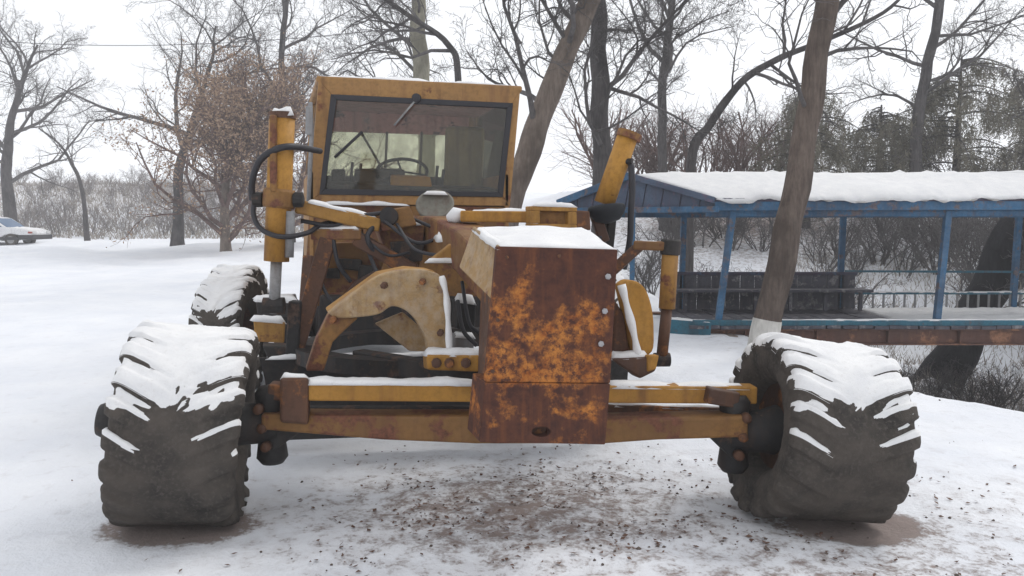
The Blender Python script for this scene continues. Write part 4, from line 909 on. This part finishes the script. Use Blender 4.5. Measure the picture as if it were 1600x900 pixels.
# ---------------------------------------------------------------- parked car at the edge of the yard
cY = 39.0; cxn = P(50, 380, cY).x; cz = gz(cxn - 2, cY)
car = empty('parked_car', V((cxn - 2.2, cY + .8, cz)), 'white car with a blue tinted windscreen parked beyond the snowy yard', 'car')
sx = 1.15
prof = [(0, .38), (0, .66), (-.12, .78), (-1.1, .92), (-1.75, 1.40), (-2.0, 1.46), (-3.0, 1.45), (-3.6, 1.05), (-4.3, .98), (-4.4, .5), (-4.3, .3), (-3.85, .28), (-3.75, .55), (-3.3, .62), (-2.95, .5), (-2.9, .24), (-1.35, .24), (-1.3, .5), (-.95, .62), (-.6, .55), (-.5, .28)]
def cp_(x, z, y): return V((cxn + x * sx, cY + y, cz + z))
MB().loft([cp_(x, z, 0) for x, z in prof], [cp_(x, z, 1.65) for x, z in prof]).build('car_body', M['cream'], car, 0.05)
MB().prism([cp_(x, z, -0.012) for x, z in ((-1.28, .96), (-1.78, 1.36), (-2.3, 1.37), (-2.3, .96))], V((0, .01, 0))).build('side_window', M['carglass'], car)
MB().prism([cp_(x, z, -0.012) for x, z in ((-2.38, .96), (-2.38, 1.37), (-2.95, 1.36), (-3.35, .98))], V((0, .01, 0))).build('side_window', M['carglass'], car)
MB().hexa([cp_(-1.12, .96, .1), cp_(-1.12, .96, 1.55), cp_(-1.72, 1.40, 1.5), cp_(-1.72, 1.40, .15)], [cp_(-1.14, .93, .1), cp_(-1.14, .93, 1.55), cp_(-1.74, 1.37, 1.5), cp_(-1.74, 1.37, .15)]).build('windscreen', M['carglass'], car)
MB().hexa([cp_(.06, .32, -.03), cp_(-.6, .32, -.03), cp_(-.6, .56, -.03), cp_(.06, .56, -.03)], [cp_(.06, .32, 1.68), cp_(-.6, .32, 1.68), cp_(-.6, .56, 1.68), cp_(.06, .56, 1.68)]).build('bumper', M['hose'], car, 0.04)
MB().prism([cp_(x, z, -.03) for x, z in ((-.6, .30), (-4.3, .30), (-4.3, .45), (-.6, .45))], V((0, .05, 0))).build('sill_trim', M['hose'], car)
for y in (.08, 1.27): MB().box(cp_(.01, .68, y + .15), .06, .3, .14).build('headlight', M['lens'], car, .02)
MB().box(cp_(-.06, .68, .0), .2, .05, .1).build('indicator', M['redlens'], car, .01)
for x in (-.95, -3.3):
    for y in (.02, 1.45):
        wh = MB().lathe(cp_(x, .31, y), V((0, 1, 0)), [(0, .2), (0, .31), (.18, .31), (.18, .2)], 20).build('wheel', M['tyre'], car, 0, False)
        MB().lathe(cp_(x, .31, y - .004), V((0, 1, 0)), [(0, .19), (.02, .17), (.03, .02)], 16).build('wheel_rim', M['steel'], wh)
snow_quad(cp_(-.15, .80, .1), cp_(-.15, .80, 1.55), cp_(-1.05, .93, 1.55), cp_(-1.05, .93, .1), .05, car, 70)

# overhead cable from a pole off to the left to the pale tree
po = gp(-330, 34); pole = empty('utility_pole', po, 'wooden utility pole at the left of the yard', 'pole')
MB().tube([po, po + V((0, 0, 11))], [.16, .11], 12).build('pole_shaft', M['bark_dark'], pole, 0, True); bar('cross_arm', po + V((-.7, 0, 10.6)), po + V((.7, 0, 10.6)), .1, .12, 'bark_dark', pole)
a, b = P(-330, 20, 34), P(654, 40, 24); a.z = po.z + 10.62
cab_ = [a.lerp(b, i / 30) + V((0, 0, -1.0 * 4 * (i / 30) * (1 - i / 30))) for i in range(31)]
tag(rod('overhead_cable', cab_, 0.012, 'hose', None, 5), 'thin dark overhead cable crossing the white sky', 'cable')

# ---------------------------------------------------------------- litter on the snow
rng = random.Random(9)
def litter_spot():
    k = rng.random()
    if k < .34: return rng.gauss(-0.05, 1.0), rng.gauss(5.0, .75)
    if k < .45: return rng.gauss(-.1, .9), rng.gauss(4.1, .4)
    if k < .85: return rng.uniform(-.8, 4.2), rng.uniform(3.0, 6.2)
    return rng.uniform(-3.6, 5.0), rng.uniform(2.9, 9)
v, f = [], []
for _ in range(2400):
    x, y = litter_spot()
    if x < -1.2 and rng.random() < .75: continue
    if fbm(V((x * 1.3, y * 1.9, 4)), 3) + rng.uniform(-.25, .25) < 0.0: continue
    z = gz(x, y) + .006; a = rng.uniform(0, 6.28); L = rng.uniform(.006, .024); W = L * rng.uniform(.35, .7); c, s = math.cos(a), math.sin(a); o = len(v)
    for u, t, h in ((-L, 0, rng.uniform(0, .012)), (0, W, rng.uniform(0, .014)), (L, 0, rng.uniform(0, .014)), (0, -W, rng.uniform(0, .01))): v.append((x + u * c - t * s, y + u * s + t * c, z + h))
    f += [(o, o + 1, o + 2), (o, o + 2, o + 3)]
tag(raw('leaf_litter', v, f, M['litter']), 'brown dead leaves strewn over the snow under the grader', 'leaves', kind='stuff')
v, f = [], []
for _ in range(900):
    x, y = litter_spot()
    if x < -1.2 and rng.random() < .8: continue
    if fbm(V((x * 1.3, y * 1.9, 4)), 3) + rng.uniform(-.25, .25) < 0.02: continue
    r = rng.uniform(.004, .013) * (1.5 if rng.random() < .08 else 1); z = gz(x, y) + r * .25; o = len(v); a = rng.uniform(0, 6)
    for k in range(4): v.append((x + math.cos(a + k * 1.57) * r * rng.uniform(.7, 1.4), y + math.sin(a + k * 1.57) * r * rng.uniform(.7, 1.3), z + rng.uniform(-.3, .3) * r))
    v += [(x, y, z + r * .75), (x, y, z - r)]
    for k in range(4): f += [(o + k, o + (k + 1) % 4, o + 4), (o + (k + 1) % 4, o + k, o + 5)]
tag(raw('soil_clods', v, f, M['clod']), 'small dark clods of earth scattered on the trampled snow', 'soil', kind='stuff')
v, f = [], []
for _ in range(16000):     # dead grass on the far bank and the slope by the stream
    if rng.random() < .55: Y = rng.uniform(45.5, 66); x = P(rng.uniform(-20, 520), 345, Y).x; h = rng.uniform(.2, .6); wd = .03
    else:
        Y = rng.uniform(9, 24); x = P(rng.uniform(1230, 1640), 345, Y).x; h = rng.uniform(.10, .35); wd = .012
        if x < xedge(Y) + .3: continue
    z = gz(x, Y); o = len(v); dx, dy = rng.gauss(0, .5) * h, rng.gauss(0, .5) * h
    v += [(x - wd, Y, z - .03), (x + wd, Y, z - .03), (x + dx, Y + dy, z + h)]; f.append((o, o + 1, o + 2))
tag(raw('dead_grass', v, f, M['grass']), 'dry grass and weeds poking through the snow on the banks', 'grass', kind='stuff')

# ---------------------------------------------------------------- winter haze
hz = MB().hexa([V((-430, -14, -5)), V((430, -14, -5)), V((430, -14, 24)), V((-430, -14, 24))], [V((-430, 610, -5)), V((430, 610, -5)), V((430, 610, 24)), V((-430, 610, 24))])
hm = bpy.data.materials.new('winter_haze'); hm.use_nodes = True; t = hm.node_tree; t.nodes.clear()
ho = t.nodes.new('ShaderNodeOutputMaterial'); pv = t.nodes.new('ShaderNodeVolumePrincipled'); pv.inputs['Color'].default_value = (0.99, 0.99, 1.0, 1); pv.inputs['Density'].default_value = 0.0023
t.links.new(pv.outputs[0], ho.inputs['Volume'])
tag(hz.build('haze', hm), 'pale winter haze filling the air', 'haze', kind='stuff')
